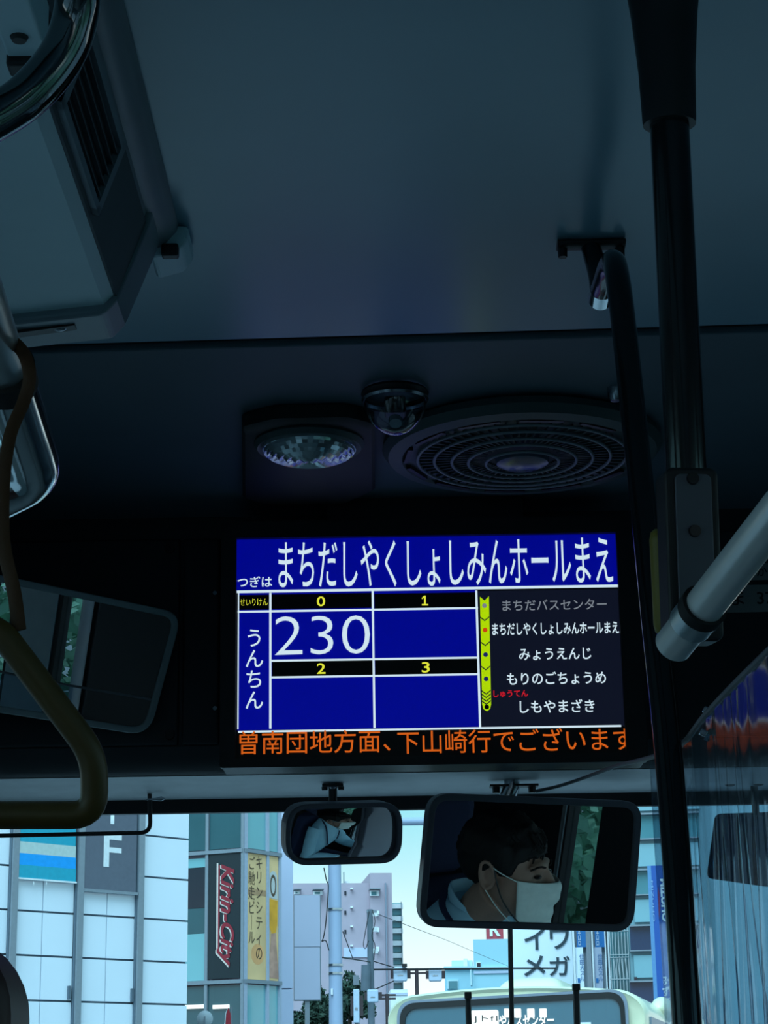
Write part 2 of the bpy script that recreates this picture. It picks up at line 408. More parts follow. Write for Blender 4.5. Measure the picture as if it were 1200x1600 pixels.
# rounded lamp strip between duct and ceiling, with its end piece
sp_ = [(xa+.002, ZC-.001), (xa, ZC-.012)] + [(xa-.004-(xa-xb-.008)*k/6, ZC-.016-.018*sin(pi*.5*k/6)) for k in range(7)] + [(xb, dz1+.001), (xb, ZC-.001)]
W(sweepY(MB(), sp_, -4.6, 2.44), 'lamp_strip', TRIM, smooth=True)
mb = MB()
ep = [(xa+.016, ZC-.001), (xa+.014, ZC-.02), (xa+.004, ZC-.036), (xb-.004, ZC-.046), (xb-.006, ZC-.001)]
end = W(sweepY(MB(), ep, 2.435, 2.515), 'strip_end_piece', DUCT, bevel=.008)
c = at_Z(266, 392, ZC-.038)
W(MB().box(c.x-.011, c.x+.011, c.y-.008, c.y+.008, ZC-.047, ZC-.030), 'end_catch', BLACK, par=end, bevel=.003)
# end cap of the duct: a pale channel closing the front
ec = [(xb+.012, ZC-.03), (xb+.008, dz1-.004), (xc+.004, dz2+.006), (xc-.012, dz2-.012), (XL+.01, dz2-.062), (XL+.01, ZC-.002), (xb, ZC-.002)]
ecap = W(sweepY(MB(), ec, yd-.004, yd+.085), 'duct_end_cap', TRIM, bevel=.006)
p, q = at_Z(-40, 512, dz2-.02), at_Z(128, 487, dz2-.02)
MBs = MB().hexa([(xc-.09-.25,yd+.018,dz2-.034-.021),(xc-.05,yd+.018,dz2-.018),(xc-.05,yd+.034,dz2-.018),(xc-.09-.25,yd+.034,dz2-.055),(xc-.34,yd+.018,dz2-.02),(xc-.05,yd+.018,dz2),(xc-.05,yd+.034,dz2),(xc-.34,yd+.034,dz2-.02)])
W(MBs, 'cap_slot', BLACK, par=ecap)
W(MB().ball((xc-.07, yd+.026, dz2-.0185), (.009, .005, .004)), 'cap_catch', STEEL, par=ecap, smooth=True)

# ------------------------------------------------------------------ chrome grab rails
def tube_px(pts, n=10): return bez([at_t(x, y, t) for x, y, t in pts], n)
r1 = thing('grab_rail', 'bent chrome grab rail curving round at the top left corner', 'grab rail', at_t(117, 0, 1.38))
MB().tube(tube_px([(96, -190, 1.34), (118, -90, 1.36), (122, 0, 1.38), (102, 75, 1.38), (55, 138, 1.37), (-5, 182, 1.36), (-110, 235, 1.34)]), .0155, 24).build('rail_tube', CHROME_DKREFL, r1, smooth=True, world=True)
pa, pb = at_t(96, -190, 1.34), at_t(-110, 235, 1.34)
MB().tube([pa, (pa.x, pa.y, ZC)], .0155, 20).build('rail_post', CHROME_DKREFL, r1, smooth=True, world=True)
# little ceiling bracket behind it
c = at_Z(46, 8, ZC - .17)
br = thing('duct_bracket', 'small grey bracket with a screw hole under the duct, behind the bent rail', 'bracket', (c.x, c.y, ZC-.2))
MB().box(c.x-.02, c.x+.016, c.y-.10, c.y+.01, ZC-.215, ZC-.165).build('bracket_arm', DUCT, br, bevel=.003, world=True)
MB().box(c.x-.021, c.x+.017, c.y+.0102, c.y+.034, ZC-.222, ZC-.168).build('bracket_foot', BLACK, br, bevel=.003, world=True)
MB().lathe([(0, -.004), (.006, -.004), (.008, 0)], (c.x-.003, c.y-.025, ZC-.215), (0, 0, 1), 20).build('screw_hole', BLACK, br, smooth=True, world=True)

r2 = thing('grab_rail', 'straight chrome grab rail with an elbow end at the left edge', 'grab rail', at_t(40, 700, 1.2))
A, B = at_t(-62, 380, .98), at_t(8, 590, 1.10)
MB().tube([A - (B-A)*3, A, B], .0135, 28).build('rail_tube', SATIN, r2, smooth=True, world=True)
MB().tube([at_t(4, 572, 1.09), at_t(10, 598, 1.105)], .0172, 28).build('collar', RUBBER, r2, smooth=True, world=True)
MB().tube(tube_px([(10, 598, 1.106), (32, 665, 1.15), (46, 708, 1.178), (50, 732, 1.192), (40, 748, 1.20), (20, 760, 1.203), (-20, 780, 1.21), (-160, 850, 1.23)], 8), .0158, 28).build('rail_elbow', mat('bright_chrome', (.88, .93, .95), .12, 1.0), r2, smooth=True, world=True)
# hanging strap with its handle
st = thing('hanging_strap', 'yellow triangular strap handle on an orange belt hanging at left', 'hanging strap', at_t(60, 1280, .95))
loop = bez([at_t(x, y, t) for x, y, t in ((-40, 560, 1.10), (-5, 525, 1.075), (32, 545, 1.06), (46, 585, 1.05), (38, 625, 1.045), (16, 680, 1.03), (5, 760, 1.0), (6, 850, .98), (22, 925, .96), (30, 985, .952))], 8)
MB().tube(loop, [(.0034, .0009)]*len(loop), 8, flat=FW).build('belt', BELT, st, smooth=True, world=True)
ctr = [(-8, 975), (147, 1180), (148, 1274), (-250, 1274), (-249, 1180), (-94, 975)]
hp = round_path([at_t(x, y, .95) for x, y in ctr + [ctr[0], ctr[1]]], .012, 6)
# closed ring path
hp = []
C6 = [at_t(x, y, .95) for x, y in ctr]
for i in range(6):
    a, b = C6[i-1] - C6[i], C6[(i+1) % 6] - C6[i]; r_ = .011
    A_, B_ = C6[i] + a.normalized()*r_, C6[i] + b.normalized()*r_
    for k in range(7):
        t = k/6; hp.append(A_*(1-t)**2 + C6[i]*2*t*(1-t) + B_*t*t)
MB().tube(hp + hp[:2], .0065, 16, caps=False).build('handle', YELLOW, st, smooth=True, world=True)

# ------------------------------------------------------------------ right pole with flared ceiling cover
T1 = 1.70
p0 = at_t(1046, 195, T1); p1 = at_t(1074, 770, T1-.06)
pdir = (p0 - p1).normalized(); ptop = p1 + pdir*((ZC - p1.z)/pdir.z)
pl = thing('stanchion_pole', 'dark upright pole with flared ceiling cover at right', 'pole', p1)
MB().tube([p1, p0 + pdir*.02], .0163, 28).build('pole_tube', BLACKG, pl, smooth=True, world=True)
L = (ptop - p0).length
MB().tube([p0 + pdir*(L*t) for t in (0, .012, .15, .3, .45, .6, .75, .9, 1)], [.0218, .0222, .0238, .0278, .034, .042, .052, .064, .08], 32).build('ceiling_cover', BLACK, pl, smooth=True, world=True)
# clamp plate
cl = thing('rail_clamp', 'black clamp plate with two screws at the foot of the upright pole', 'clamp', at_t(1080, 990, 1.60))
Mx = axes((1, 0.10, 0), pdir)
pc = at_t(1080, 862, 1.612)
M4 = Mx.to_4x4(); M4.translation = pc
outl = rrect(-.0215, .0215, -.072, .066, .007)
b = MB().prism(outl, -.010, .024); MB_ = MB().add([M4 @ v for v in b.v], b.f)
plate = MB_.build('clamp_body', BLACK, cl, bevel=.003, world=True)
b = MB().prism(rrect(-.014, .015, -.066, .060, .005), -.013, -.009); MB().add([M4 @ v for v in b.v], b.f).build('clamp_face', RIM, cl, bevel=.001, world=True)
for z in (.056, .014):
    b = MB().lathe([(0, -.004), (.0045, -.004), (.0052, 0)], (0.0, -.012, z), (0, 1, 0), 20)
    MB().add([M4 @ v for v in b.v], b.f).build('screw', BLACKG, cl, smooth=True, world=True)
# chrome rail ending in the clamp
r3 = thing('grab_rail', 'slanting chrome grab rail with clamp collar at the right edge', 'grab rail', at_t(1060, 1005, 1.55))
ra, rb, rc = at_t(1330, 655, 1.36), at_t(1098, 950, 1.55), at_t(1052, 1008, 1.59)
MB().tube([ra - (rb-ra)*.6, ra, rb, rc], .0150, 28).build('rail_tube', mat('rail_chrome', (.95, .96, .95), .25, .4), r3, smooth=True, world=True)
d3 = (rc - rb).normalized()
MB().tube([rb - d3*.004, rb + d3*.006], .0182, 28).build('rubber_ring', RUBBER, r3, smooth=True, world=True)
sl3 = MB().tube([rb + d3*.0062, rb + d3*.022], .0172, 28).build('sleeve', SATIN, r3, smooth=True, world=True)
rc2 = rb + d3*.0205
o = MB().box(-.004, .004, -.0012, .0012, -.001, .001).build('sleeve_slot', BLACK, sl3)
o.location = r3.matrix_basis.inverted() @ (rb + d3*.015 - ray(1080, 985)*.0168)
# yellow grip behind the clamp
yg = cl
ga, gb = at_t(1038, 826, 1.70), at_t(1046, 992, 1.70)
gd = gb - ga
MB().tube([ga, ga+gd*.03, ga+gd*.1, ga+gd*.9, ga+gd*.97, gb], [.008, .0115, .0128, .0128, .0115, .008], 20).build('clamp_grip', mat('grip_yellow', (.20, .16, .012), .5), yg, smooth=True, world=True)
MB().tube([ga+gd*.985, ga+gd*1.06], .0105, 20).build('grip_tip', CHROME, yg, smooth=True, world=True)

# long curved partition pole with ceiling flange
cf = at_Z(923, 376, ZC)
pp = thing('partition_pole', 'long black curved pole running from ceiling flange down to the right', 'pole', at_t(1076, 1600, 2.05))
pq = MB().tube([(cf.x-.045, cf.y, ZC-.006), (cf.x+.045, cf.y, ZC-.006)], [(.014, .0055)]*2, 16, flat=Vector((0, 0, 1)))
pq.build('ceiling_flange', BLACK, pp, smooth=True, world=True)
for dx in (-.038, .038):
    MB().lathe([(0, -.012), (.006, -.012), (.0065, 0)], (cf.x+dx, cf.y, ZC-.0115), (0, 0, 1), 6).build('bolt', BLACK, pp, world=True)
zs = ZC - .085
E1 = at_Z(938, 462, zs); E0 = at_Z(957, 404, zs)
path = [(cf.x, cf.y, ZC-.01), (cf.x+.006, E1.y, zs+.03), (E1.x, E1.y-.002, zs+.004)]
MB().tube(bez(path, 6), .0135, 20).build('stub', BLACKG, pp, smooth=True, world=True)
MB().tube([E1 + Vector((0, .006, -.004)), E1 + Vector((0, -.02, 0))], .0152, 20).build('stub_socket', CHROME, pp, smooth=True, world=True)
long_ = [E1, E1*.6 + E0*.4, E0 + Vector((0, .0, -.004)), at_t(966, 440, 2.50), at_t(978, 540, 2.46), at_t(993, 680, 2.42), at_t(1009, 830, 2.36), at_t(1024, 980, 2.29), at_t(1042, 1150, 2.22), at_t(1057, 1340, 2.14), at_t(1067, 1500, 2.08), at_t(1076, 1640, 2.04)]
lp = bez(long_, 8); pend = lp[-1]
lp.append(Vector((pend.x + .02, pend.y - .05, .6))); lp.append(Vector((pend.x+.02, pend.y-.05, .0)))
MB().tube(lp, .0152, 20).build('pole_tube', BLACKG, pp, smooth=True, world=True)

# ------------------------------------------------------------------ fittings on the front ceiling
def zc2(y): return ZC - .002 + (ZH - ZC + .002)*(y - 2.86)/(YH + .1 - 2.86)
def on_front(px, py):
    d = ray(px, py); y = 3.2
    for _ in range(8): y = (CAM + d*((zc2(y) - CAM.z)/d.z)).y
    return Vector(((CAM + d*((zc2(y) - CAM.z)/d.z)).x, y, zc2(y)))
HOUS = mat('fitting_housing', (.05, .085, .09), .5)
fc = on_front(815, 690)
fan = thing('ceiling_fan', 'round grey ventilation fan with concentric ring guard on the ceiling', 'ceiling fan', fc)
MB().lathe([(.236, .0), (.238, -.012), (.228, -.026), (.205, -.030), (.200, -.024), (.150, -.024), (.150, -.006), (.0, -.006)], (0,0,0), (0,0,1), 64).build('fan_housing', HOUS, fan, smooth=True)
for k in range(5): 
    rr = (.062, .092, .120, .150, .178)[k]
    pth = [(rr*cos(a), rr*sin(a), -.030-.002*(4-k)) for a in [2*pi*i/64 for i in range(65)]]
    MB().tube(pth, .0028, 8, caps=False).build('guard_ring', TRIM, fan, smooth=True)
MB().lathe([(0, -.046), (.03, -.046), (.044, -.040), (.046, -.03)], n=40).build('hub_cap', mat('hub_blue', (.10, .14, .2), .25), fan, smooth=True)
for k in range(12):
    a = 2*pi*k/12 + .1
    Mv = Matrix.Rotation(a, 4, 'Z') @ Matrix.Translation((.195, 0, -.0265))
    bx = MB().box(-.004, .004, -.036, .036, -.004, .003); MB().add([Mv @ v for v in bx.v], bx.f).build('vent_slot', BLACK, fan)
for k in range(60):
    a = 2*pi*k/60
    Mv = Matrix.Rotation(a, 4, 'Z') @ Matrix.Translation((.12, 0, -.027))
    bx = MB().box(-.058, .058, -.0012, .0012, -.002, .002); MB().add([Mv @ v for v in bx.v], bx.f).build('guard_spoke', HOUS, fan)
# round lamp on a square base
lc = on_front(483, 666)
lm = thing('ceiling_lamp', 'round faceted glass lamp on a square dark base beside the fan', 'ceiling lamp', lc)
base = [on_front(x, y) - lc for x, y in ((378, 645), (430, 631), (545, 629), (585, 641), (586, 752), (540, 775), (425, 779), (379, 765))]
bp = rpoly([(p.x, p.y) for p in base], .012, 4)
n_ = len(bp); bz = [0, -.022, -.028]; sc_ = [1, 1, .95]; cx_ = sum(p[0] for p in bp)/n_; cy_ = sum(p[1] for p in bp)/n_
MB().add([(cx_+(x-cx_)*k, cy_+(y-cy_)*k, z) for z, k in zip(bz, sc_) for x, y in bp], [(i*n_+j, i*n_+(j+1) % n_, (i+1)*n_+(j+1) % n_, (i+1)*n_+j) for i in range(2) for j in range(n_)] + [tuple(range(2*n_, 3*n_))]).build('lamp_base', mat('lamp_base_black', (.008, .014, .014), .6), lm, smooth=True)
MB().lathe([(.090, -.026), (.092, -.032), (.086, -.040), (.078, -.036)], (0, 0, 0), n=48).build('lamp_bezel', HOUS, lm, smooth=True)
LENS = mat('lamp_lens', (.62, .74, .78), .12, .7, bump=0)
prf = []
for k in range(17):
    a = (pi/2)*k/16; r_ = .078*cos(a); prf.append((max(r_, .0), -.036 - .024*sin(a) - (.004 if k % 2 else 0)))
MB().lathe(prf, n=48).build('lamp_lens', LENS, lm, smooth=False)
# clear dome camera
dc = on_front(617, 612)
dm = thing('dome_camera', 'small clear dome camera on the ceiling between lamp and fan', 'camera', dc)
DOME = glass('dome_clear', (.80, .86, .92), 2.2)
MB().lathe([(.052, 0), (.054, -.004), (.050, -.010)], n=40).build('dome_base', BLACK, dm, smooth=True)
MB().lathe([(.050*cos(pi/2*k/14), -.010 - .062*sin(pi/2*k/14)) for k in range(15)], n=40).build('dome_shell', DOME, dm, smooth=True)
MB().lathe([(.051, -.010), (.0535, -.014), (.051, -.018)], n=40).build('dome_ring', STEEL, dm, smooth=True)
MB().box(-.017, .017, -.017, .017, -.040, -.012).build('camera_module', BLACK, dm, bevel=.004)
MB().lathe([(0, -.030), (.010, -.030), (.011, -.020)], (0, -.004, -.034), (0, .5, .86), 20).build('camera_lens', LENS, dm, smooth=True)
kb = on_front(961, 606)
tag(MB().lathe([(0, -.022), (.008, -.022), (.012, -.014), (.013, 0)], kb, n=20).build('coat_hook', STEEL, smooth=True), 'small metal hook on the ceiling behind the curved pole', 'hook')

# ------------------------------------------------------------------ lettering
def text(s, name, m_, parent, rect, y=0.0, bold=0.0, rot=0, line=1.0, shear=0.0, keep=False):
    c = bpy.data.curves.new('lettering', 'FONT'); c.body = s; c.offset = bold; c.align_x = 'CENTER'; c.space_line = line
    c.resolution_u = 4; c.shear = shear
    o = bpy.data.objects.new('lettering', c); COL.objects.link(o)
    dg = bpy.context.evaluated_depsgraph_get(); me = bpy.data.meshes.new_from_object(o.evaluated_get(dg))
    bpy.data.objects.remove(o); bpy.data.curves.remove(c)
    P = [(v.co.x, v.co.y) for v in me.vertices]
    if rot: P = [(x*cos(rot) - z*sin(rot), x*sin(rot) + z*cos(rot)) for x, z in P]
    x0, x1 = min(p[0] for p in P), max(p[0] for p in P); z0, z1 = min(p[1] for p in P), max(p[1] for p in P)
    X0, Z0, X1, Z1 = rect
    for v, (x, z) in zip(me.vertices, P):
        v.co = (X0 + (x-x0)/(x1-x0)*(X1-X0), y, Z0 + (z-z0)/(z1-z0)*(Z1-Z0))
    me.name = name; me.update()
    return link(name, me, m_, parent)

# ------------------------------------------------------------------ passenger information display
YD = 3.60
dO = at_Y(669, 1010, YD)
ds = thing('bus_display', 'wide black fare display screen with blue stop name panel', 'display', dO)
def dl(px, py): p = at_Y(px, py, YD); return p.x - dO.x, p.z - dO.z
def dr_(x0, y0, x1, y1):
    mx, my = (x0+x1)/2, (y0+y1)/2
    return dl(x0, my)[0], dl(mx, y1)[1], dl(x1, my)[0], dl(mx, y0)[1]
def panel(name, m_, par, rc, y0, y1, bevel=0):
    return MB().box(rc[0], rc[2], y0, y1, rc[1], rc[3]).build(name, m_, par, bevel=bevel)
SB, SW_, SK = glow('screen_blue', 0, 4, 138), glow('screen_white', 206, 228, 240), mat('screen_black', (.001, .001, .001), .35)
SY, SG, SD = glow('screen_yellow', 222, 226, 60), glow('screen_lime', 172, 214, 0), glow('screen_navy', 13, 17, 33)
SR, SGr, SO = glow('screen_red', 196, 24, 40), glow('screen_grey', 118, 126, 136), glow('screen_amber', 205, 92, 22)
SDOT, SRD = glow('screen_dot_blue', 22, 34, 92), glow('screen_dot_red', 196, 60, 16)
o_, i_ = dr_(345, 812, 1003, 1196), dr_(369, 838, 970, 1182)
outer = rrect(o_[0], o_[2], o_[1], o_[3], .006); inner = rrect(i_[0], i_[2], i_[1], i_[3], .0005)
MB().ring(outer, inner, -.008, .01).build('bezel', BLACK, ds)
MB().prism(rrect(o_[0]+.002, o_[2]-.002, o_[1]+.002, o_[3]-.002, .006), .0102, .085).build('housing', BLACK, ds, bevel=.004)
scr = MB().box(i_[0], i_[2], .004, .0101, i_[1], i_[3]).build('screen', SK, ds)
Y1, Y2, Y3, Y4 = .0034, .0028, .0022, .0016
panel('stop_name_panel', SB, scr, dr_(369, 838, 970, 919), Y1, .004)
panel('fare_panel', SB, scr, dr_(371, 922, 747, 1138), Y1, .004)
panel('route_panel', SD, scr, dr_(749, 921, 971, 1136), Y1, .004)
for rc in ((373, 929, 421, 952), (424, 927, 582, 950), (585, 926, 745, 949), (425, 1031, 583, 1056), (586, 1029, 746, 1054)):
    panel('fare_header_cell', SK, scr, dr_(*rc), Y2, Y1)
for rc in ((370, 917.5, 970, 921.5), (371, 926, 373, 1139), (420.5, 926, 424, 1138), (582, 923, 585.3, 1137), (745.6, 922, 749, 1137),
           (371, 951, 747, 954), (424, 1028, 747, 1031), (424, 1054, 748, 1057), (372, 1137, 971, 1140)):
    panel('grid_line', SW_, scr, dr_(*rc), Y3, Y2)
for s_, rc, m_, bold in (('つぎは', (371, 900, 425, 917), SW_, .012), ('まちだしやくしょしみんホールまえ', (435, 842, 957, 915), SW_, .003),
        ('せいりけん', (375, 935, 418, 946), SY, -.004), ('0', (495, 931.5, 508, 947), SY, .012), 
        ('2', (495, 1036, 508.5, 1052.5), SY, .012), ('3', (659, 1034, 671.5, 1050.5), SY, .012),
        ('230', (429.5, 962, 578, 1022), SW_, -.012), ('まちだバスセンター', (785, 936, 948, 953), SGr, .008),
        ('まちだしやくしょしみんホールまえ', (769, 972, 967, 991), SW_, .018), ('みょうえんじ', (811, 1012, 924, 1030.5), SW_, .012),
        ('もりのごちょうめ', (792, 1049, 947, 1069), SW_, .012), ('しゅうてん', (771, 1078, 825, 1089), SR, .02), ('しもやまざき', (812, 1092.5, 929, 1113), SW_, .012),
        ('曽南団地方面', (374, 1141, 594, 1177), SO, .002), ('、', (599, 1162, 610, 1173), SO, .002), ('下山崎行でございます', (621, 1138, 990, 1175), SO, .002)):
    text(s_, 'screen_text', m_, scr, dr_(*rc), Y4, bold)
text('う\nん\nち\nん', 'screen_text', SW_, scr, dr_(384, 983, 411, 1107), Y4, .004, line=1.0)
px_poly = lambda pts, y0, y1: MB().prism([dl(*p) for p in pts], y0, y1)
px_poly([(658.8, 934), (662.6, 930.4), (665.4, 930.4), (665.4, 943.4), (669, 943.4), (669, 945.6), (659.2, 945.6), (659.2, 943.4), (662.6, 943.4), (662.6, 933.2), (659.6, 935.8)], Y4, Y4+.0004).build('screen_text', SY, scr)
# lime route strip with chevrons and stop dots
def px_poly(pts, y0, y1): return MB().prism([dl(*p) for p in pts], y0, y1)
px_poly([(750, 932), (757, 938), (764, 931), (767.5, 1100), (766, 1107), (761, 1111), (755.5, 1107.5), (753.5, 1100)], Y3, Y2).build('route_strip', SG, scr)
for cy, dx in ((963, 0), (1002, .9), (1040, 1.7), (1078, 2.4), (1083.5, 2.5), (1089, 2.6), (1094, 2.7)):
    a = 750.4 + dx*.95
    px_poly([(a, cy), (a+7, cy+5.2), (a+14, cy-.5), (a+14, cy+1.6), (a+7, cy+7.3), (a, cy+2)], Y4+.0002, Y4+.0006).build('route_chevron', SD, scr)
for (cx, cy, m_) in ((757, 946, SGr), (758, 984, SRD), (758.8, 1022.5, SDOT), (759.6, 1060.5, SDOT), (760.6, 1104.5, SK)):
    x, z = dl(cx, cy); MB().lathe([(0, -.0006), (.0042, -.0006), (.0042, 0)], (x, Y4+.0004, z), (0, 1, 0), 20).build('route_dot', m_, scr)
MB().box(-.18, .18, .02, .07, o_[3]-.002, ZH - dO.z + .004).build('mount', BLACK, ds)
# small status lights and screws beside the display housing
for (sx, sy) in ((336, 927), (336, 1107)):
    c = at_Y(sx, sy, YH-.012); MB().lathe([(0, -.003), (.004, -.003), (.005, 0)], c, (0, 1, 0), 12).build('side_screw', STEEL, ds, smooth=True, world=True)

# vehicle number plates on the header at right
def flat_thing(name, label, cat, px, py, Y):
    return thing(name, label, cat, at_Y(px, py, Y))
PLATE = mat('number_plate_card', (.34, .36, .34), .6)
INK = mat('dark_ink', (.015, .017, .02), .6)
for (lab, rc, s_, tr) in (('upper small vehicle number card on the dark header, right edge', (1148, 880, 1270, 906), '200か1', (1154, 886, 1204, 901)),
                       ('lower vehicle number card on the dark header, right edge', (1130, 914, 1280, 956), 'ま  37', (1142, 923, 1209, 946))):
    Yp = YH - .009; c = at_Y((rc[0]+rc[2])/2, (rc[1]+rc[3])/2, Yp)
    npc = thing('number_card', lab, 'number card', c)
    def lr(x0, y0, x1, y1):
        mx, my = (x0+x1)/2, (y0+y1)/2; P_ = lambda a, b: at_Y(a, b, Yp) - c
        return P_(x0, my).x, P_(mx, y1).z, P_(x1, my).x, P_(mx, y0).z
    panel('card', PLATE, npc, lr(*rc), -.003, .0)
    text(s_, 'number_text', INK, npc, lr(*tr), -.0036, .01)

# ------------------------------------------------------------------ driver position and the mirrors
HD = Vector((.90, 3.10, 1.45))            # driver's head
def mirror_normal(px, py, Y, target):
    q = at_Y(px, py, Y); d = (q - CAM).normalized(); v = (target - q).normalized()
    return q, (v - d).normalized()
def mirror_thing(name, label, q, n, outline_px, corner, rim_w, thick, glass_m, rim_m, convex=None):
    y = -n; x = Vector((0, 0, 1)).cross(n); x.normalize()
    x = -x if x.x < 0 else x
    z = x.cross(y); z.normalize()
    rot = Matrix((x, y, z)).transposed()
    root = thing(name, label, 'mirror', q, rot)
    Mi = root.matrix_basis.inverted()
    pts = []
    for p in outline_px:
        l = Mi @ at_plane(p[0], p[1], q, n); pts.append((l.x, l.z))
    out = rpoly(pts, corner, 8); cx = sum(p[0] for p in out)/len(out); cz = sum(p[1] for p in out)/len(out)
    area = sum(out[i][0]*out[(i+1) % len(out)][1] - out[(i+1) % len(out)][0]*out[i][1] for i in range(len(out)))
    if area < 0: out = out[::-1]
    N = len(out); inn = []
    for i in range(N):
        a, b = Vector(out[i-1]), Vector(out[(i+1) % N]); t = (b - a).normalized(); nn = Vector((-t.y, t.x))
        inn.append((out[i][0] + nn.x*rim_w, out[i][1] + nn.y*rim_w))
    MB().ring(out, inn, -.006, .004).build('mirror_rim', rim_m, root, smooth=True, bevel=.002)
    MB().prism([(cx+(a-cx)*.985, cz+(b-cz)*.985) for a, b in out], .004, thick).build('mirror_back', rim_m, root, bevel=.004)
    if convex is None:
        MB().prism(inn, -.001, .0039).build('mirror_glass', glass_m, root)
    else:
        vs_ = []; fs = []; K = 16
        sag = lambda a, b: .006 - (sqrt(convex**2 - a*a - b*b) - convex)*1.0
        vs_.append((cx, -.010 + sag(0, 0) , cz))
        for k in range(1, K+1):
            for a, b in inn:
                a_, b_ = (a-cx)*k/K, (b-cz)*k/K; vs_.append((cx+a_, -.010 + sag(a_, b_), cz+b_))
        for i in range(N): fs.append((0, 1+i, 1+(i+1) % N))
        for k in range(K-1):
            for i in range(N):
                j = (i+1) % N; fs.append((1+k*N+i, 1+(k+1)*N+i, 1+(k+1)*N+j, 1+k*N+j))
        g_ = MB().add(vs_, fs).build('mirror_glass', glass_m, root, recalc=True)
        g_.data.polygons.foreach_set('use_smooth', [True]*len(g_.data.polygons))
    return root
YM = 3.86
qB, nB = mirror_normal(793, 1354, YM, HD)
big = mirror_thing('interior_mirror', 'large rectangular driver mirror with dark rim showing a masked face', qB, nB,
    [(671, 1238), (1003, 1252), (988, 1456), (652, 1448)], .042, .013, .03, MIRROR, RIM)
qS, nS = mirror_normal(535, 1303, YM, HD + Vector((-.02, .16, -.17)))
small = mirror_thing('interior_mirror', 'small oval convex mirror left of the large driver mirror', qS, nS,
    [(446, 1256), (628, 1252), (626, 1348), (444, 1352)], .0475, .010, .025, MIRROR, RIM, convex=.72)
qL, nL = mirror_normal(135, 1022, 3.60, Vector((XR, 1.35, 1.50)))
left = mirror_thing('interior_mirror', 'tilted grey framed mirror on the dark header at left', qL, nL,
    [(-70, 884), (284, 958), (232, 1150), (-100, 1098)], [.02, .038, .042, .02], .012, .05, MIRROR2, RIMG)
# arms that carry them
def world_tube(name, pts, r, m_, par, n=14): return MB().tube(pts, r, n).build(name, m_, par, smooth=True, world=True)
zu = zC2 + .004
c = at_Y(520, 1228, 3.87)
MB().box(c.x-.020, c.x+.020, c.y-.012, c.y+.012, c.z-.003, c.z+.003).build('mount_plate', BLACK, small, bevel=.001, world=True)
for dx in (-.0155, .0155): MB().lathe([(0, -.008), (.0055, -.008), (.006, -.002)], (c.x+dx, c.y, c.z), (0, 0, 1), 10).build('bolt', BLACK, small, world=True)
MB().ball((c.x, c.y-.004, c.z), .0075).build('ball_joint', STEEL, small, smooth=True, world=True)
world_tube('mirror_arm', [(c.x, c.y+.004, zu+.01), (c.x, c.y, c.z), qS + Vector((-.018, .02, .03))], [.009, .008, .008], BLACK, small)
c = at_Y(803, 1228, 3.87)
MB().box(c.x-.046, c.x+.046, c.y-.014, c.y+.014, c.z-.002, c.z+.002).build('mount_plate', BLACK, big, bevel=.001, world=True)
for dx in (-.034, .034): MB().lathe([(0, -.012), (.007, -.012), (.0075, 0)], (c.x+dx, c.y, c.z-.001), (0, 0, 1), 6).build('bolt', BLACK, big, world=True)
world_tube('mirror_arm', [(c.x-.004, c.y, zu+.01), (c.x-.004, c.y, c.z), qB + Vector((-.03, .03, .05))], .0155, STEEL, big)
world_tube('mirror_arm', [qL + Vector((-.05, .02, -.02)), qL + Vector((-.07, .20, -.02))], .015, BLACK, left)

# ------------------------------------------------------------------ rods, cable, visor, wipers
Yr = 3.95
sr = thing('sunshade_rod', 'thin black sunshade rod hanging below the header at left', 'sunshade rod', at_Y(235, 1250, Yr))
pts = [at_Y(234, 1214, Yr+.02), at_Y(234, 1250, Yr), at_Y(235, 1301, Yr), at_Y(-160, 1309, Yr)]
world_tube('rod', round_path([Vector((pts[0].x, Yr+.02, zu+.004)), *pts[1:]], .02, 6), .0042, BLACK, sr)
cp = at_Y(241, 1249, Yr)
MB().tube([cp - Vector((.015, 0, 0)), cp + Vector((.003, 0, 0)), cp + Vector((.014, 0, .001)), cp + Vector((.021, 0, .001))], [.0015, .003, .005, .001], 10).build('wing_nut', STEEL, sr, smooth=True, world=True)
ca = [at_Y(838, 1236, 3.84), at_Y(870, 1229, 3.80), at_Y(905, 1218, 3.6), at_Y(960, 1198, 3.2), at_t(1015, 1184, 2.60), at_t(1062, 1166, 2.28), at_t(1100, 1120, 2.02), at_t(1145, 1072, 1.84), at_t(1200, 1018, 1.66), at_t(1290, 930, 1.48), at_t(1420, 800, 1.30)]
tag(MB().tube(bez(ca, 6), .0032, 8).build('hanging_rope', mat('grey_cord', (.10, .115, .13), .6), smooth=True), 'grey rope strung from the mirror bracket to the clear curtain', 'rope')
VIS = glass('visor_smoke', (.045, .06, .13), .5)
vz = thing('sun_visor', 'dark smoked sun visor behind the clear curtain', 'sun visor', at_Y(1185, 1265, 3.98))
b_ = [at_Y(x, y, 3.98) for x, y in ((1117, 1272), (1420, 1262), (1430, 1395), (1200, 1386), (1104, 1372))]
MB().prism(rpoly([(p.x, p.z) for p in b_], .012), 3.976, 3.982).build('visor_panel', VIS, vz, world=True)
c = at_Y(1180, 1255, 3.98)
world_tube('visor_arm', [(c.x, 3.98, zu+.01), (c.x, 3.98, c.z - .025)], .007, BLACK, vz)
for dx in (-.03, .025): MB().ball((c.x+dx-.02, 3.96, at_Y(1160, 1224, 3.96).z), (.012, .008, .006)).build('visor_clip', BLACK, vz, smooth=True, world=True)
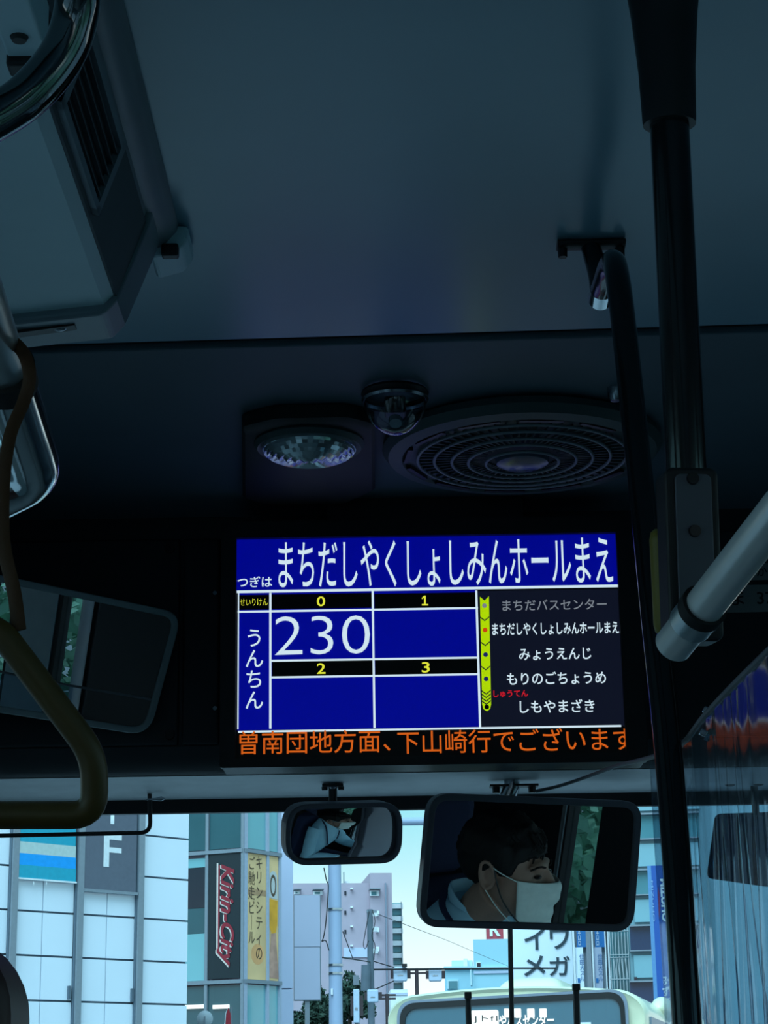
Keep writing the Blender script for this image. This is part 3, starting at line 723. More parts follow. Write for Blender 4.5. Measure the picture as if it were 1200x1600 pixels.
for lab, x, ytop, wd in (('short wiper blade upright on the windscreen, left of the three', 731, 1551, .0062), ('tall thin wiper arm rising behind the large mirror', 797, 1440, .0052), ('short wiper blade upright on the windscreen, right of the three', 900, 1538, .0068)):
    Yw = 4.30; t = at_Y(x, ytop, Yw); bt = at_Y(x+4, 1680, Yw)
    wp = thing('windscreen_wiper', lab, 'wiper', bt)
    MB().tube([bt - Vector((0, 0, .35)), bt, t], [(wd, .008)]*3, 8, flat=Vector((0, 1, 0))).build('wiper_blade', RUBBER, wp, world=True)
    MB().box(t.x-wd*1.15, t.x+wd*1.15, Yw-.01, Yw+.01, t.z-.012, t.z+.001).build('wiper_tip', BLACK, wp, world=True, bevel=.001)

# ------------------------------------------------------------------ clear vinyl curtain round the driver
VINYL = glass('clear_vinyl', (.50, .62, .72), .65, haze=.07, hcol=(.45, .68, .85), rough=.09)
_n = VINYL.node_tree; _z = _n.nodes.new('ShaderNodeTexNoise'); _t = _n.nodes.new('ShaderNodeTexCoord'); _mp = _n.nodes.new('ShaderNodeMapping'); _b = _n.nodes.new('ShaderNodeBump')
_mp.inputs['Scale'].default_value = (26, 26, 2.2); _z.inputs['Scale'].default_value = 1.0; _z.inputs['Detail'].default_value = 3
_b.inputs['Strength'].default_value = .08; _b.inputs['Distance'].default_value = .012
_n.links.new(_t.outputs['Object'], _mp.inputs[0]); _n.links.new(_mp.outputs[0], _z.inputs['Vector']); _n.links.new(_z.outputs['Fac'], _b.inputs['Height'])
for nd in list(_n.nodes):
    if nd.bl_idname in ('ShaderNodeBsdfGlossy', 'ShaderNodeBsdfDiffuse'): _n.links.new(_b.outputs[0], nd.inputs['Normal'])
cu = thing('vinyl_curtain', 'clear creased vinyl curtain hanging beside the dark pole at right', 'curtain', at_t(1140, 1600, 1.9))
top = bez(ca[4:], 12)
CREASES = [(random.uniform(.15, .75), random.uniform(-.12, .12)) for _ in range(9)]
def cur(u, v):
    k = u*(len(top)-1); i = min(int(k), len(top)-2); p = top[i].lerp(top[i+1], k - i)
    g_ = min(1, v*3)
    wv = .007*noise.noise(Vector((u*9, v*1.6, 3.1)))*g_ + .0016*noise.noise(Vector((u*34, v*2.0, 7.7))) + .006*g_*sum(math.exp(-abs(u - c0_ - c1_*(v-.3))/.006) for c0_, c1_ in CREASES)
    return (p.x + wv, p.y + wv*.4, p.z - .85*v)
MB().grid(cur, 420, 40).build('vinyl_sheet', VINYL, cu, smooth=True, world=True)
for lab, x, y in (('pale clip on the cord of the clear curtain, upper one', 1104, 1110), ('pale clip on the clear curtain, lower one', 1099, 1145)):
    kc = at_t(x, y, 2.0); Mk = (Matrix.Rotation(.5, 3, 'Y')).to_4x4(); Mk.translation = kc
    ck = thing('curtain_clip', lab, 'clip', kc)
    MB().obox(Mk, .007, .006, .006).build('clip_jaw', STEEL, ck, bevel=.001, world=True)
    Mk2 = Mk.copy(); Mk2.translation = kc + Vector((.003, -.001, -.005)); MB().obox(Mk2, .004, .002, .007).build('clip_lever', CHROME, ck, world=True)

# ------------------------------------------------------------------ seat back at the lower left corner
se = thing('passenger_chair', 'maroon topped seat back at the lower left corner', 'chair', (-.40, .92, 0))
er, eh = at_t(39, 1600, .90), at_t(-40, 1452, .90)
zt = eh.z
MB().prism([(x - (-.40), z) for x, z in rrect(-.62, er.x, .45, zt, .038, 8)], -.04, .03).build('backrest', MAROON, se, bevel=.012, smooth=True)
MB().box(-.22, .22, -.50, -.03, .36, .45).build('seat_cushion', NAVY, se, bevel=.02)
MB().box(-.2, .2, -.45, -.05, 0, .36).build('seat_base', BLACK, se, bevel=.01)
MB().tube(round_path([(.16, -.02, zt-.25), (.19, -.06, zt-.2), (.19, -.06, zt-.05), (.16, -.02, zt-.02)], .02), .012, 12).build('hand_grip', YELLOW, se, smooth=True)

# ------------------------------------------------------------------ the street outside
tag(struct(MB().box(-120, 160, -60, 400, GZ-.3, GZ).build('ground', mat('asphalt', (.20, .22, .24), .9, bump=.3, scale=3))), None, None)
tag(MB().box(6.0, 6.18, -40, 60, GZ, GZ+.006).build('lane_line', mat('road_paint', (.8, .82, .82), .7)), 'white painted lane line on the road, driver side of the bus', 'road marking')
class Fac:        # an upright facade plane: local x along it, z up from the street, y into the building
    def __init__(s, name, label, cat, px, py, D, ang=90.0, group=None):
        p = at_Y(px, py, D); s.O = Vector((p.x, p.y, GZ)); a = radians(ang)
        s.u = Vector((sin(a), cos(a), 0)); s.n = Vector((-s.u.y, s.u.x, 0))
        s.root = thing(name, label, cat, s.O, axes(s.u), group)
    def uv(s, px, py):
        p = at_plane(px, py, s.O, s.n); return (p - s.O).dot(s.u), p.z - GZ
    def rc(s, x0, y0, x1, y1):
        mx, my = (x0+x1)/2, (y0+y1)/2
        return s.uv(x0, my)[0], s.uv(mx, y1)[1], s.uv(x1, my)[0], s.uv(mx, y0)[1]
    def box(s, name, m_, rc, y0, y1, par=None, bevel=0):
        return MB().box(rc[0], rc[2], y0, y1, rc[1], rc[3]).build(name, m_, par or s.root, bevel=bevel)
    def px(s, name, m_, x0, y0, x1, y1, a, b, par=None, bevel=0): return s.box(name, m_, s.rc(x0, y0, x1, y1), a, b, par, bevel)
    def txt(s, t, m_, x0, y0, x1, y1, y, par=None, bold=0, rot=0, line=1.0, shear=0):
        return text(t, 'sign_text', m_, par or s.root, s.rc(x0, y0, x1, y1), y, bold, rot, line, shear)
PANEL = mat('white_metal_panel', (.78, .86, .95), .35, var=.02, scale=1)
JOINT = mat('panel_joint', (.10, .14, .18), .7)
MULL = mat('grey_mullion', (.23, .27, .31), .5)
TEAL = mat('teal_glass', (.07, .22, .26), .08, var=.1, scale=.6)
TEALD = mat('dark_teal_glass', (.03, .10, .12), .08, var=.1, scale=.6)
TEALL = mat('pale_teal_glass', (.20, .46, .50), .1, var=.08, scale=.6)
DARKW = mat('dark_window', (.012, .015, .03), .1)
GREYB = mat('grey_render', (.43, .36, .43), .8, var=.04, scale=2)
SLAB = mat('blue_grey_slab', (.50, .56, .72), .6, var=.04, scale=.8)
WHITEP = mat('white_paint', (.78, .82, .85), .5)

# white panelled shop front, far left
A = Fac('shop_building', 'white panelled shop building with banners at far left', 'building', 214, 1500, 38, 45)
vj = [A.uv(255, y)[1] for y in (1372, 1569)]; rh = (vj[0]-vj[1])/3
cols = [(-70, 9), (21, 64), (64.6, 113), (125, 165), (165.6, 209), (219, 293)]
ur = A.uv(293, 1500)[0]; ul = A.uv(-200, 1500)[0]
MB().box(ul, ur, .06, 14, 0, vj[0]+rh*7).build('wall', JOINT, A.root)
for ci, (xa_, xb_) in enumerate(cols):
    ua, ub = A.uv(xa_, 1500)[0], A.uv(xb_, 1500)[0]
    gap = .018
    for k in range(-3, 6):
        z0 = vj[1] + rh*k
        if z0 + rh < .1: continue
        MB().box(ua + (.006 if ci else 0), ub - .006, .0, .058, max(z0, 0)+gap, z0+rh-gap).build('panel', PANEL, A.root)
for xm in (15, 119, 214):
    u_ = A.uv(xm, 1500)[0]; wd = .062
    MB().box(u_-wd, u_+wd, -.10, .0, 0, vj[0]+rh*6).build('mullion', MULL, A.root)
    MB().box(u_-wd-.02, u_-wd, -.06, .0, 0, vj[0]+rh*6).build('mullion_edge', JOINT, A.root)
for (x_, y_) in ((106.5, 1551), (205, 1555)):
    A.px('wall_slot', JOINT, x_-1.6, y_-10.5, x_+1.6, y_+10.5, -.05, 0)
BC = [mat('banner_teal', (.01, .36, .50), .7), mat('banner_cream', (.50, .62, .60), .7), mat('banner_blue', (.0, .34, .85), .7), mat('banner_grey', (.115, .13, .17), .7)]
bn = thing('shop_banner', 'teal, cream and blue striped banner on the white shop building', 'banner', A.O, axes(A.u))
for i, (ya, yb, m_) in enumerate(((1250, 1290, BC[1]), (1290, 1319, BC[0]), (1319, 1337, BC[1]), (1337, 1355, BC[2]), (1355, 1375, BC[0]))):
    A.px('banner_stripe', m_, 24, ya, 114, yb, -.09, -.075, bn)
A.px('banner_rail', WHITEP, 23, 1375, 115, 1377.5, -.10, -.07, bn)
for x_ in (48, 68): A.px('banner_tie', WHITEP, x_-.6, 1377.5, x_+.6, 1383, -.09, -.085, bn)
bn = thing('shop_banner', 'dark grey banner with white letters on the white shop building', 'banner', A.O, axes(A.u))
A.px('banner_cloth', BC[3], 127, 1235, 209, 1392, -.09, -.075, bn)
A.px('banner_rail', MULL, 126, 1392, 210, 1396.5, -.11, -.06, bn)
A.txt('F', WHITEP, 157, 1305, 185, 1356, -.095, bn, .012)
A.txt('T', WHITEP, 157, 1240, 185, 1288.5, -.095, bn, .012)

# corner building with the beer hall sign
D0 = 56
cpt = at_Y(380, 1430, D0)
B = Fac('beer_hall_building', 'glass corner building carrying the dark Kirin City sign', 'building', 380, 1430, D0, 115)
B2 = Fac('tmp', None, None, 380, 1430, D0, 35); B2.u = B2.u; 
def sub(fac, parent): bpy.data.objects.remove(fac.root); fac.root = parent
sub(B2, B.root)
Mrel = B.root.matrix_basis.inverted() @ (lambda M: M)(Matrix.Translation(B2.O) @ axes(B2.u).to_4x4())
def rel(o):
    o.matrix_basis = Mrel @ o.matrix_basis; return o
zf = lambda y: B.uv(378, y)[1]
zt1, zt0 = zf(1328.5), zf(1533)
ztop_b = zf(1180)
uL = B.uv(285, 1430)[0]
# left facet
MB().box(uL, -.02, .12, 1.2, 0, ztop_b).build('wall', GREYB, B.root)
u322, u326, u376 = B.uv(321, 1430)[0], B.uv(326, 1430)[0], B.uv(376, 1430)[0]
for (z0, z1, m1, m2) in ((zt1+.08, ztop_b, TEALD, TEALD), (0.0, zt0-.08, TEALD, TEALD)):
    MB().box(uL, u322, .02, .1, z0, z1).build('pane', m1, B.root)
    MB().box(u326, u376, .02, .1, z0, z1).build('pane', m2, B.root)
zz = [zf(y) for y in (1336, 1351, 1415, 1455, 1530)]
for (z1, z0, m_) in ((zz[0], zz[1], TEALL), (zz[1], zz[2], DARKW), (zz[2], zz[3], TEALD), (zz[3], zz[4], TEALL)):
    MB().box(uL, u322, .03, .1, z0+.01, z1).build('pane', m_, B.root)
for u_ in (u322, u376+.02):
    MB().box(u_, u_+.09, -.04, .06, 0, ztop_b).build('mullion', MULL, B.root)
for z in (zt1, zt0): MB().box(uL, 0, -.06, .06, z-.05, z+.05).build('transom', MULL, B.root)
LAMP = glow('shop_lamp', 255, 255, 255, 1.6)
for (xa_, xb_) in ((290, 319), (333, 358)): B.px('strip_lamp', LAMP, xa_, 1570, xb_, 1576, -.03, .018, B.root)
# right facet, two narrow panes wide
v416, v419, v437 = B2.uv(415.5, 1430)[0], B2.uv(418.5, 1430)[0], B2.uv(438, 1430)[0]
rel(MB().box(.02, v437, .12, .8, 0, ztop_b).build('wall', GREYB, B.root))
for (a, b) in ((.10, v416), (v419, v437-.1)):
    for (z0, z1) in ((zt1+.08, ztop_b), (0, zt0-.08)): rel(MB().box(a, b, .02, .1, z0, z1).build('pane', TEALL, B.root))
for u_ in (0, v416, v437-.09): rel(MB().box(u_, u_+(.14 if u_ == 0 else .10), -.04, .06, 0, ztop_b).build('mullion', mat('pale_mullion', (.42, .47, .58), .5), B.root))
for z in (zt1, zt0): rel(MB().box(0, v437, -.07, .06, z-.05, z+.05).build('transom', MULL, B.root))
# dark sign with red script
ks = thing('wall_sign', 'tall black sign with red Kirin-City script on the corner building', 'sign', B.O, axes(B.u))
SIGNK = mat('sign_black', (.012, .022, .028), .5); SIGNR = mat('sign_red', (.30, .018, .035), .5); SIGNC = mat('sign_cream', (.72, .62, .56), .5)
B.px('sign_board', SIGNK, 327, 1331, 375.5, 1529, -.02, .02, ks)
for (m_, off, y, bold) in ((SIGNC, (-2.2, 1.4), -.028, .02), (SIGNR, (0, 0), -.036, .03)):
    B.txt('Kirin-City', m_, 340+off[0], 1350+off[1], 367+off[0], 1511+off[1], y, ks, bold, rot=-pi/2, shear=.35)
B.px('sign_underline', SIGNC, 339, 1349, 341.5, 1490, -.030, -.021, ks)
B.px('sign_underline_shadow', SIGNR, 341.8, 1352, 344, 1488, -.030, -.021, ks)
# beer banners
BY = mat('beer_yellow', (.86, .56, .27), .6, var=.22, scale=.7); BTX = mat('banner_ink', (.10, .06, .03), .6)
GOLD = mat('beer_gold', (.85, .38, .01), .4, var=.2, scale=2); FOAM = mat('beer_foam', (.62, .62, .60), .7)
def rrc(x0, y0, x1, y1): return B2.rc(x0, y0, x1, y1)
M2 = Matrix.Translation(B2.O) @ axes(B2.u).to_4x4()
b1 = thing('beer_banner', 'yellow banner with vertical Japanese lettering on the corner building', 'banner', B2.O, axes(B2.u))
r_ = rrc(386, 1332, 415, 1531); MB().box(.145, v416-.01, -.01, .02, zt0+.06, zt1-.06).build('banner_cloth', BY, b1)
text('キ\nリ\nン\nシ\nテ\nィ\nの', 'sign_text', BTX, b1, rrc(399.5, 1338, 409, 1499), -.02, .0)
text('ご\n馳\n走\nビ\n｜\nル', 'sign_text', BTX, b1, rrc(387.5, 1338, 397.5, 1474), -.02, .0)
rb_ = rrc(386, 1390, 415, 1399); MB().box(.15, v416-.02, -.014, -.0105, rb_[1], rb_[3]).build('banner_band', mat('banner_brown', (.50, .29, .15), .7, var=.3, scale=1.5), b1)
c_ = rrc(392, 1474, 412, 1508); MB().lathe([(0, -.012), ((c_[2]-c_[0])/2, -.012), ((c_[2]-c_[0])/2, -.0101)], ((c_[0]+c_[2])/2, 0, (c_[1]+c_[3])/2), (0, 1, 0), 24).build('banner_spot', mat('banner_orange', (.85, .42, .17), .7, var=.2, scale=1), b1)
b2 = thing('beer_banner', 'narrow banner picturing a foaming beer glass on the corner building', 'banner', B2.O, axes(B2.u))
MB().box(v419+.02, v437-.11, -.01, .02, zt0+.06, zt1-.06).build('banner_cloth', BY, b2)
def b2p(pts, name, m_, y): MB().prism([B2.uv(*p) for p in pts], y, y+.003).build(name, m_, b2)
b2p([(421, 1365), (425, 1361), (429, 1362), (432, 1368), (433, 1406), (419.5, 1402)], 'beer_foam', FOAM, -.016)
b2p([(420, 1404), (433, 1408), (432.5, 1445), (430, 1458), (424, 1459), (420.5, 1448)], 'beer_body', GOLD, -.016)
b2p([(423, 1459), (430, 1458), (435, 1530), (418.5, 1527)], 'glass_stem', mat('stem_brown', (.55, .30, .22), .6, var=.3, scale=3), -.016)
x0_, z0_ = B2.uv(426, 1384); MB().ring([(x0_+.13*cos(t), z0_+.30*sin(t)) for t in [2*pi*k/20 for k in range(20)]], [(x0_+.09*cos(t), z0_+.22*sin(t)) for t in [2*pi*k/20 for k in range(20)]], -.022, -.0165).build('glass_emblem', BTX, b2)

# pale slab column right of the corner
S = Fac('slab_column', 'pale blue grey wall slab right of the corner building', 'wall', 448, 1430, 61, 78)
for (y0, y1) in ((1150, 1544), (1546, 2000)):
    S.box('slab_panel', SLAB, (S.uv(438, 1430)[0], max(0, S.uv(448, y1)[1]), S.uv(458, 1430)[0], S.uv(448, y0)[1]), 0, 1.2)
# round traffic mirror and a red pennant in front of it
tm = thing('traffic_mirror', 'round grey street mirror seen from behind below the strip lamps', 'street mirror', at_Y(320, 1650, 44))
c = at_Y(320, 1592, 44); c0 = tm.matrix_basis.translation
MB().lathe([(0, -.06), (.10, -.05), (.165, -.01), (.17, .02), (.15, .03)], c - c0, (0, 1, 0), 32).build('mirror_shell', mat('pale_plastic', (.45, .52, .56), .5), tm, smooth=True)
MB().box(-.012, .012, -.085, -.06, (c-c0).z-.15, (c-c0).z+.05).build('mirror_bracket', MULL, tm)
MB().tube([(0, .06, GZ - c0.z), (0, .06, (c-c0).z+.1)], .04, 12).build('mirror_post', MULL, tm, smooth=True)
fl = thing('street_flag', 'small red and white flag beside the round street mirror', 'flag', at_Y(356, 1640, 44)); c0 = fl.matrix_basis.translation
pts = [at_Y(x, y, 44) - c0 for x, y in ((357, 1574), (360, 1584), (361, 1606), (352, 1606), (353.5, 1584))]
MB().prism([(p.x, p.z) for p in pts], -.01, .01).build('flag_cloth', mat('flag_red', (.45, .03, .05), .7), fl)
pts = [at_Y(x, y, 44) - c0 for x, y in ((356.6, 1573), (353.2, 1584), (351.5, 1606), (350, 1606), (352, 1583))]
MB().prism([(p.x, p.z) for p in pts], -.012, .012).build('flag_edge', WHITEP, fl)
MB().tube([(.07, .03, GZ-c0.z), (.07, .03, pts[0].z)], .015, 8).build('flag_pole', MULL, fl)

# blank sign board on the pavement
G = Fac('sign_board', 'blank pale blue double sign board left of the street light pole', 'sign', 480, 1480, 46, 84)
SB2 = mat('sign_blue_grey', (.45, .48, .61), .5, var=.03, scale=1)
for (y0, y1) in ((1399, 1479.3), (1480.3, 1562)): G.px('sign_face', SB2, 460, y0, 500, y1, 0, .12)
G.px('sign_frame', MULL, 459, 1398, 501.5, 1563.5, .02, .10)
G.box('sign_post', MULL, (-.05, 0, .05, G.uv(480, 1562)[1]), .05, .12)
# street light pole with its arm
lp_ = thing('street_light_pole', 'thick blue grey street light pole behind the small mirror', 'street light pole', (at_Y(524, 1500, 42).x, 42, GZ))
LPM = mat('pole_blue_grey', (.36, .45, .62), .5, var=.05, scale=1)
x0 = 0; zt_ = at_Y(524, 1150, 42).z - GZ
MB().tube([(0, 0, 0), (0, 0, zt_)], [.145, .125], 24).build('pole_tube', LPM, lp_, smooth=True)
for y in (1421, 1508, 1521):
    z = at_Y(524, y, 42).z - GZ; MB().tube([(0, 0, z-.02), (0, 0, z+.02)], .155, 24).build('pole_band', STEEL, lp_, smooth=True)
z = at_Y(600, 1284, 42).z - GZ
MB().tube([(0, 0, z), (1.0, .1, z+.01), (4.4, .4, z+.05)], .082, 16).build('pole_arm', LPM, lp_, smooth=True)
z = at_Y(519, 1550, 42).z - GZ; MB().box(-.09, -.05, -.17, -.12, z-.06, z+.06).build('pole_fitting', WHITEP, lp_)
a = [Vector((at_Y(x, y, 41.7).x - lp_.matrix_basis.translation.x, -.3, at_Y(x, y, 41.7).z - GZ)) for x, y in ((506, 1356), (510, 1375), (513, 1385), (511, 1420), (508, 1450), (505, 1466), (503, 1471), (509, 1470), (514, 1485))]
MB().tube(bez(a, 5), .012, 6).build('hanging_cable', RUBBER, lp_)

# big grey building beyond, with its white stair tower
GB = Fac('apartment_building', 'grey apartment block with raised lift tower behind the light pole', 'building', 540, 1500, 118, 84)
GB.box('wall', GREYB, (GB.uv(452, 1450)[0], 0, GB.uv(578, 1450)[0], GB.uv(540, 1380)[1]), 0, 14)
GB.box('lift_tower', GREYB, (GB.uv(578, 1450)[0], 0, GB.uv(612.5, 1450)[0], GB.uv(595, 1365)[1]), -.3, 12)
GB.box('tower_fin', mat('grey_fin', (.22, .25, .32), .8), (GB.uv(601, 1450)[0], 0, GB.uv(603, 1450)[0], GB.uv(602, 1381)[1]), -.55, -.3)
for (x0_, y0_, x1_, y1_) in ((577, 1392.5, 591, 1401), (459, 1393, 468, 1398), (489, 1393, 503, 1399)):
    wv = GB.px('window', WHITEP, x0_, y0_, x1_, y1_, -.45, -.31 if x0_ > 570 else .1); GB.px('pane', TEAL, x0_+2, y0_+2, x1_-4, y1_-1, -.47, -.44, wv)
    GB.px('window_hood', MULL, x0_-1, y0_-2.2, x1_+2, y0_-1, -.8, 0)
for y in (1395.5, 1426, 1456): GB.px('slit_window', DARKW, 538, y-3, 541, y+3, -.06, .05)
for y in (1389, 1418, 1448, 1478): GB.px('wall_vent', WHITEP, 547, y-1.2, 551, y+1.2, -.25, 0)
for y in (1428, 1454, 1484): GB.px('balcony_lamp', WHITEP, 586, y-3, 590, y+4, -.8, -.3)
GB.px('wall_band', SLAB, 537, 1481, 577, 1496, -.08, 0)
rt = GB.px('roof_tank', WHITEP, 542, 1371, 552, 1379, 2, 4); GB.px('roof_mast', STEEL, 540.5, 1357, 542.5, 1379, 1.8, 2.1)
ST = Fac('stair_tower', 'slim white stair tower with blue landings beside the grey block', 'building', 621, 1500, 122, 88)
ST.box('tower_core', TEALL, (ST.uv(613, 1480)[0], 0, ST.uv(629.5, 1480)[0], ST.uv(621, 1410)[1]), .3, 8)
for k in range(8):
    y = 1412 + k*19.3
    ST.px('landing_wall', WHITEP, 613, y, 629.5, y+7.5, 0, .4)
    ST.px('landing_pane', TEAL, 614, y+10, 627, y+17, .15, .3)
ST.px('corner_post', MULL, 629, 1409, 630, 1700, -.1, .3)
ST2 = Fac('low_white_building', 'low white building at the foot of the stair tower', 'building', 625, 1560, 110, 88)
ST2.box('wall', WHITEP, (ST2.uv(610, 1560)[0], 0, ST2.uv(637, 1560)[0], ST2.uv(625, 1546)[1]), 0, 6)
ST2.px('wall_band', SLAB, 610, 1551, 637, 1555, -.05, 0)

# utility pole, its wires and the signals
UPM = mat('concrete_pole', (.13, .17, .21), .8, var=.08, scale=4)
up = thing('utility_pole', 'weathered utility pole with hanging cables in front of the grey block', 'utility pole', (at_Y(579, 1500, 60).x, 60, GZ)); u0 = up.matrix_basis.translation
zt_ = at_Y(579, 1421, 60).z - GZ
MB().tube([(0, 0, 0), (0, 0, zt_)], [.115, .085], 16).build('pole_shaft', UPM, up, smooth=True)
MB().box(-.10, .20, -.06, .06, zt_-.09, zt_-.02).build('crossarm', MULL, up)
for (dx, y) in ((.15, 1428), (.15, 1452), (.14, 1486)):
    z = at_Y(586, y, 60).z - GZ; MB().box(.08, .22, -.05, .05, z-.07, z+.07).build('insulator', WHITEP, up)
lc_ = lambda x, y, Y: at_Y(x, y, Y) - u0
MB().tube(bez([lc_(x, y, 59.8) for x, y in ((577, 1424), (572, 1450), (568, 1475), (571, 1482), (576, 1470))], 5), .012, 6).build('cable_loop', RUBBER, up)
MB().tube(bez([lc_(x, y, 59.8) for x, y in ((582, 1422), (586, 1440), (581, 1462), (586, 1478), (584, 1500))], 5), .012, 6).build('cable_loop', RUBBER, up)
MB().tube([lc_(572, 1508, 59.7), lc_(571, 1548, 59.7)], .135, 16).build('transformer', UPM, up, smooth=True)
MB().box(*sum([[lc_(552, 1530, 59.9).x, lc_(561, 1530, 59.9).x], [-.15, .05], [lc_(556, 1539, 59.9).z, lc_(556, 1524, 59.9).z]], [])).build('junction_box', MULL, up)
def wire(lab, pts, r=.016):
    P = [at_Y(*p) for p in pts]
    tag(MB().tube(bez(P, 5), r, 6).build('overhead_wire', RUBBER), lab, 'wire')
wire('dark wire from the light pole to the utility pole', [(535, 1496, 42.2), (578, 1503, 60)])
wire('dark wire from the utility pole down to the first signal box', [(584, 1502, 60), (617, 1512, 61)])
wire('dark wire rising from the lower signal box to the upper one', [(586, 1546, 60), (617, 1532, 61)])
wire('long thin wire sloping right from the top of the utility pole', [(584, 1426, 60), (650, 1451, 75), (700, 1470, 95), (740, 1487, 110), (800, 1512, 128)], .010)
wire('short wire slanting beside the light pole', [(536, 1456, 42.2), (551, 1497, 58)], .012)
SIGB = mat('signal_case', (.52, .64, .80), .5); BRN = mat('brown_post', (.055, .035, .04), .6)
def signal(lab, xc, yc, wpx, hpx, Y, kind='traffic_signal'):
    p = at_Y(xc, yc, Y); t = thing(kind, lab, 'traffic signal', p); a, b = wpx*Y/F/2, hpx*Y/F/2
    MB().prism(rrect(-a, a, -b, b, a*.3), -.12, .12).build('signal_case', SIGB, t, bevel=.03)
    MB().box(-a*.4, a*.4, -.13, -.12, -b*.25, -b*.1).build('case_latch', STEEL, t)
    MB().box(a, a+.10, -.05, .05, -b*.6, b*.6).build('signal_bracket', BRN, t); MB().box(-a-.08, -a, -.05, .05, -b*.6, b*.6).build('signal_bracket', BRN, t)
    return t
signal('pale signal case seen from behind, left end of the brown arm', 625.5, 1522.5, 21, 21, 60.2)
signal('pale signal case seen from behind, right of the brown T post', 680, 1523, 20, 20, 60.2)
signal('pale signal case low beside the utility pole', 582.5, 1556.5, 17, 19, 58.15)
t_ = signal('tall pale signal case on a post left of the utility pole', 557, 1572, 9, 50, 57)
MB().tube([(0, 0, -.4), (0, 0, GZ - t_.matrix_basis.translation.z)], .05, 10).build('case_post', MULL, t_, smooth=True)
def tpost(lab, xc, ytop, xl, xr, Y, ylow):
    p = at_Y(xc, 1600, Y); t = thing('signal_post', lab, 'post', (p.x, Y, GZ)); o0 = t.matrix_basis.translation
    zt_ = at_Y(xc, ytop, Y).z - GZ; zl = 0 if ylow is None else at_Y(xc, ylow, Y).z - GZ
    MB().tube([(0, 0, zl), (0, 0, zt_)], .055, 12).build('post_shaft', BRN, t, smooth=True)
    for dy in (0, 5.5):
        z = at_Y(xc, ytop+2+dy, Y).z - GZ
        MB().box(at_Y(xl, 1520, Y).x - p.x, at_Y(xr, 1520, Y).x - p.x, -.03, .03, z-.028, z+.028).build('post_arm', BRN, t)
    return t
tpost('brown T shaped post carrying the two pale signal cases', 652.5, 1513, 635, 671.5, 60.25, 1900)
tpost('brown post carrying the low signal case beside the utility pole', 605.5, 1553, 589, 618, 58.2, 1900)
MB().tube([lc_(579, 1515, 60), lc_(800, 1513, 60), lc_(868, 1513, 60)], .026, 10).build('signal_arm', RUBBER, up, smooth=True)
MB().box(*sum([[lc_(628, 1506, 60).x, lc_(636, 1506, 60).x], [-.08, .08], [lc_(632, 1511, 60).z, lc_(632, 1506, 60).z]], [])).build('arm_sensor', RUBBER, up)

# far pale buildings in the middle
FB = mat('far_pale_blue', (.36, .62, .72), .8, var=.03); FB2 = mat('far_white_blue', (.55, .74, .80), .8, var=.03)
f1 = Fac('far_building', 'far pale low building beyond the signal arm', 'building', 720, 1530, 140, 93)
f1.box('wall', FB, (f1.uv(695, 1530)[0], 0, f1.uv(742, 1530)[0], f1.uv(720, 1511.5)[1]), 0, 10)
f1.box('roof_edge', FB2, (f1.uv(694, 1530)[0], f1.uv(720, 1513)[1], f1.uv(743, 1530)[0], f1.uv(720, 1510)[1]), -.3, 10)
f1.px('window', FB2, 699, 1531, 716, 1545, -.1, .2); f1.px('pane', TEAL, 701, 1533, 715, 1545, -.14, -.1)
f1.px('rooftop_unit', FB2, 705, 1499, 738, 1510.5, 1, 4); f1.px('rooftop_unit', WHITEP, 724, 1497, 730, 1510.5, .5, 2)
f2 = Fac('far_building', 'far pale tall building below the red rooftop sign', 'building', 767, 1500, 132, 94)
f2.box('wall', FB, (f2.uv(740, 1500)[0], 0, f2.uv(799, 1500)[0], f2.uv(767, 1467.5)[1]), 0, 6)
f2.px('wall_band', FB2, 740, 1511, 799, 1513, -.2, 0)
f2.px('wall_band', SLAB, 740, 1517, 799, 1521, -.1, 0)
f2.px('window', WHITEP, 744, 1503.5, 751.5, 1513, -.1, .1); f2.px('pane', DARKW, 745.5, 1505, 751, 1511, -.14, -.1)
f2.px('wall_fin', FB2, 735, 1511, 737, 1540, -.4, 1)
rs = Fac('rooftop_sign', 'small red rooftop sign with a white mark below the large mirror', 'sign', 773, 1459, 134, 90)
rs.px('sign_face', mat('sign_face_red', (.42, .05, .07), .6), 760, 1440, 786.5, 1473, 0, .5)
rs.txt('R', WHITEP, 765, 1441, 782, 1463, -.05, bold=.03)

# white signboard building with big dark letters
E_ = Fac('signboard_building', 'white building front with large dark katakana letters', 'building', 848, 1490, 88, 95)
EW = mat('signboard_white', (.80, .88, .95), .7, var=.02); EI = mat('signboard_ink', (.022, .045, .06), .6)
E_.box('wall', EW, (E_.uv(799, 1490)[0], 0, E_.uv(896, 1490)[0], E_.uv(848, 1200)[1]), 0, 9)
for t_, rc_ in (('イ', (819, 1450, 852, 1484)), ('ワ', (859, 1452, 889.5, 1483)), ('メ', (818, 1493, 852, 1525)), ('ガ', (858, 1494, 891, 1525))):
    E_.txt(t_, EI, *rc_, -.05, bold=.015)
E_.px('wall_pipe', MULL, 893, 1200, 895, 1700, -.15, 0)

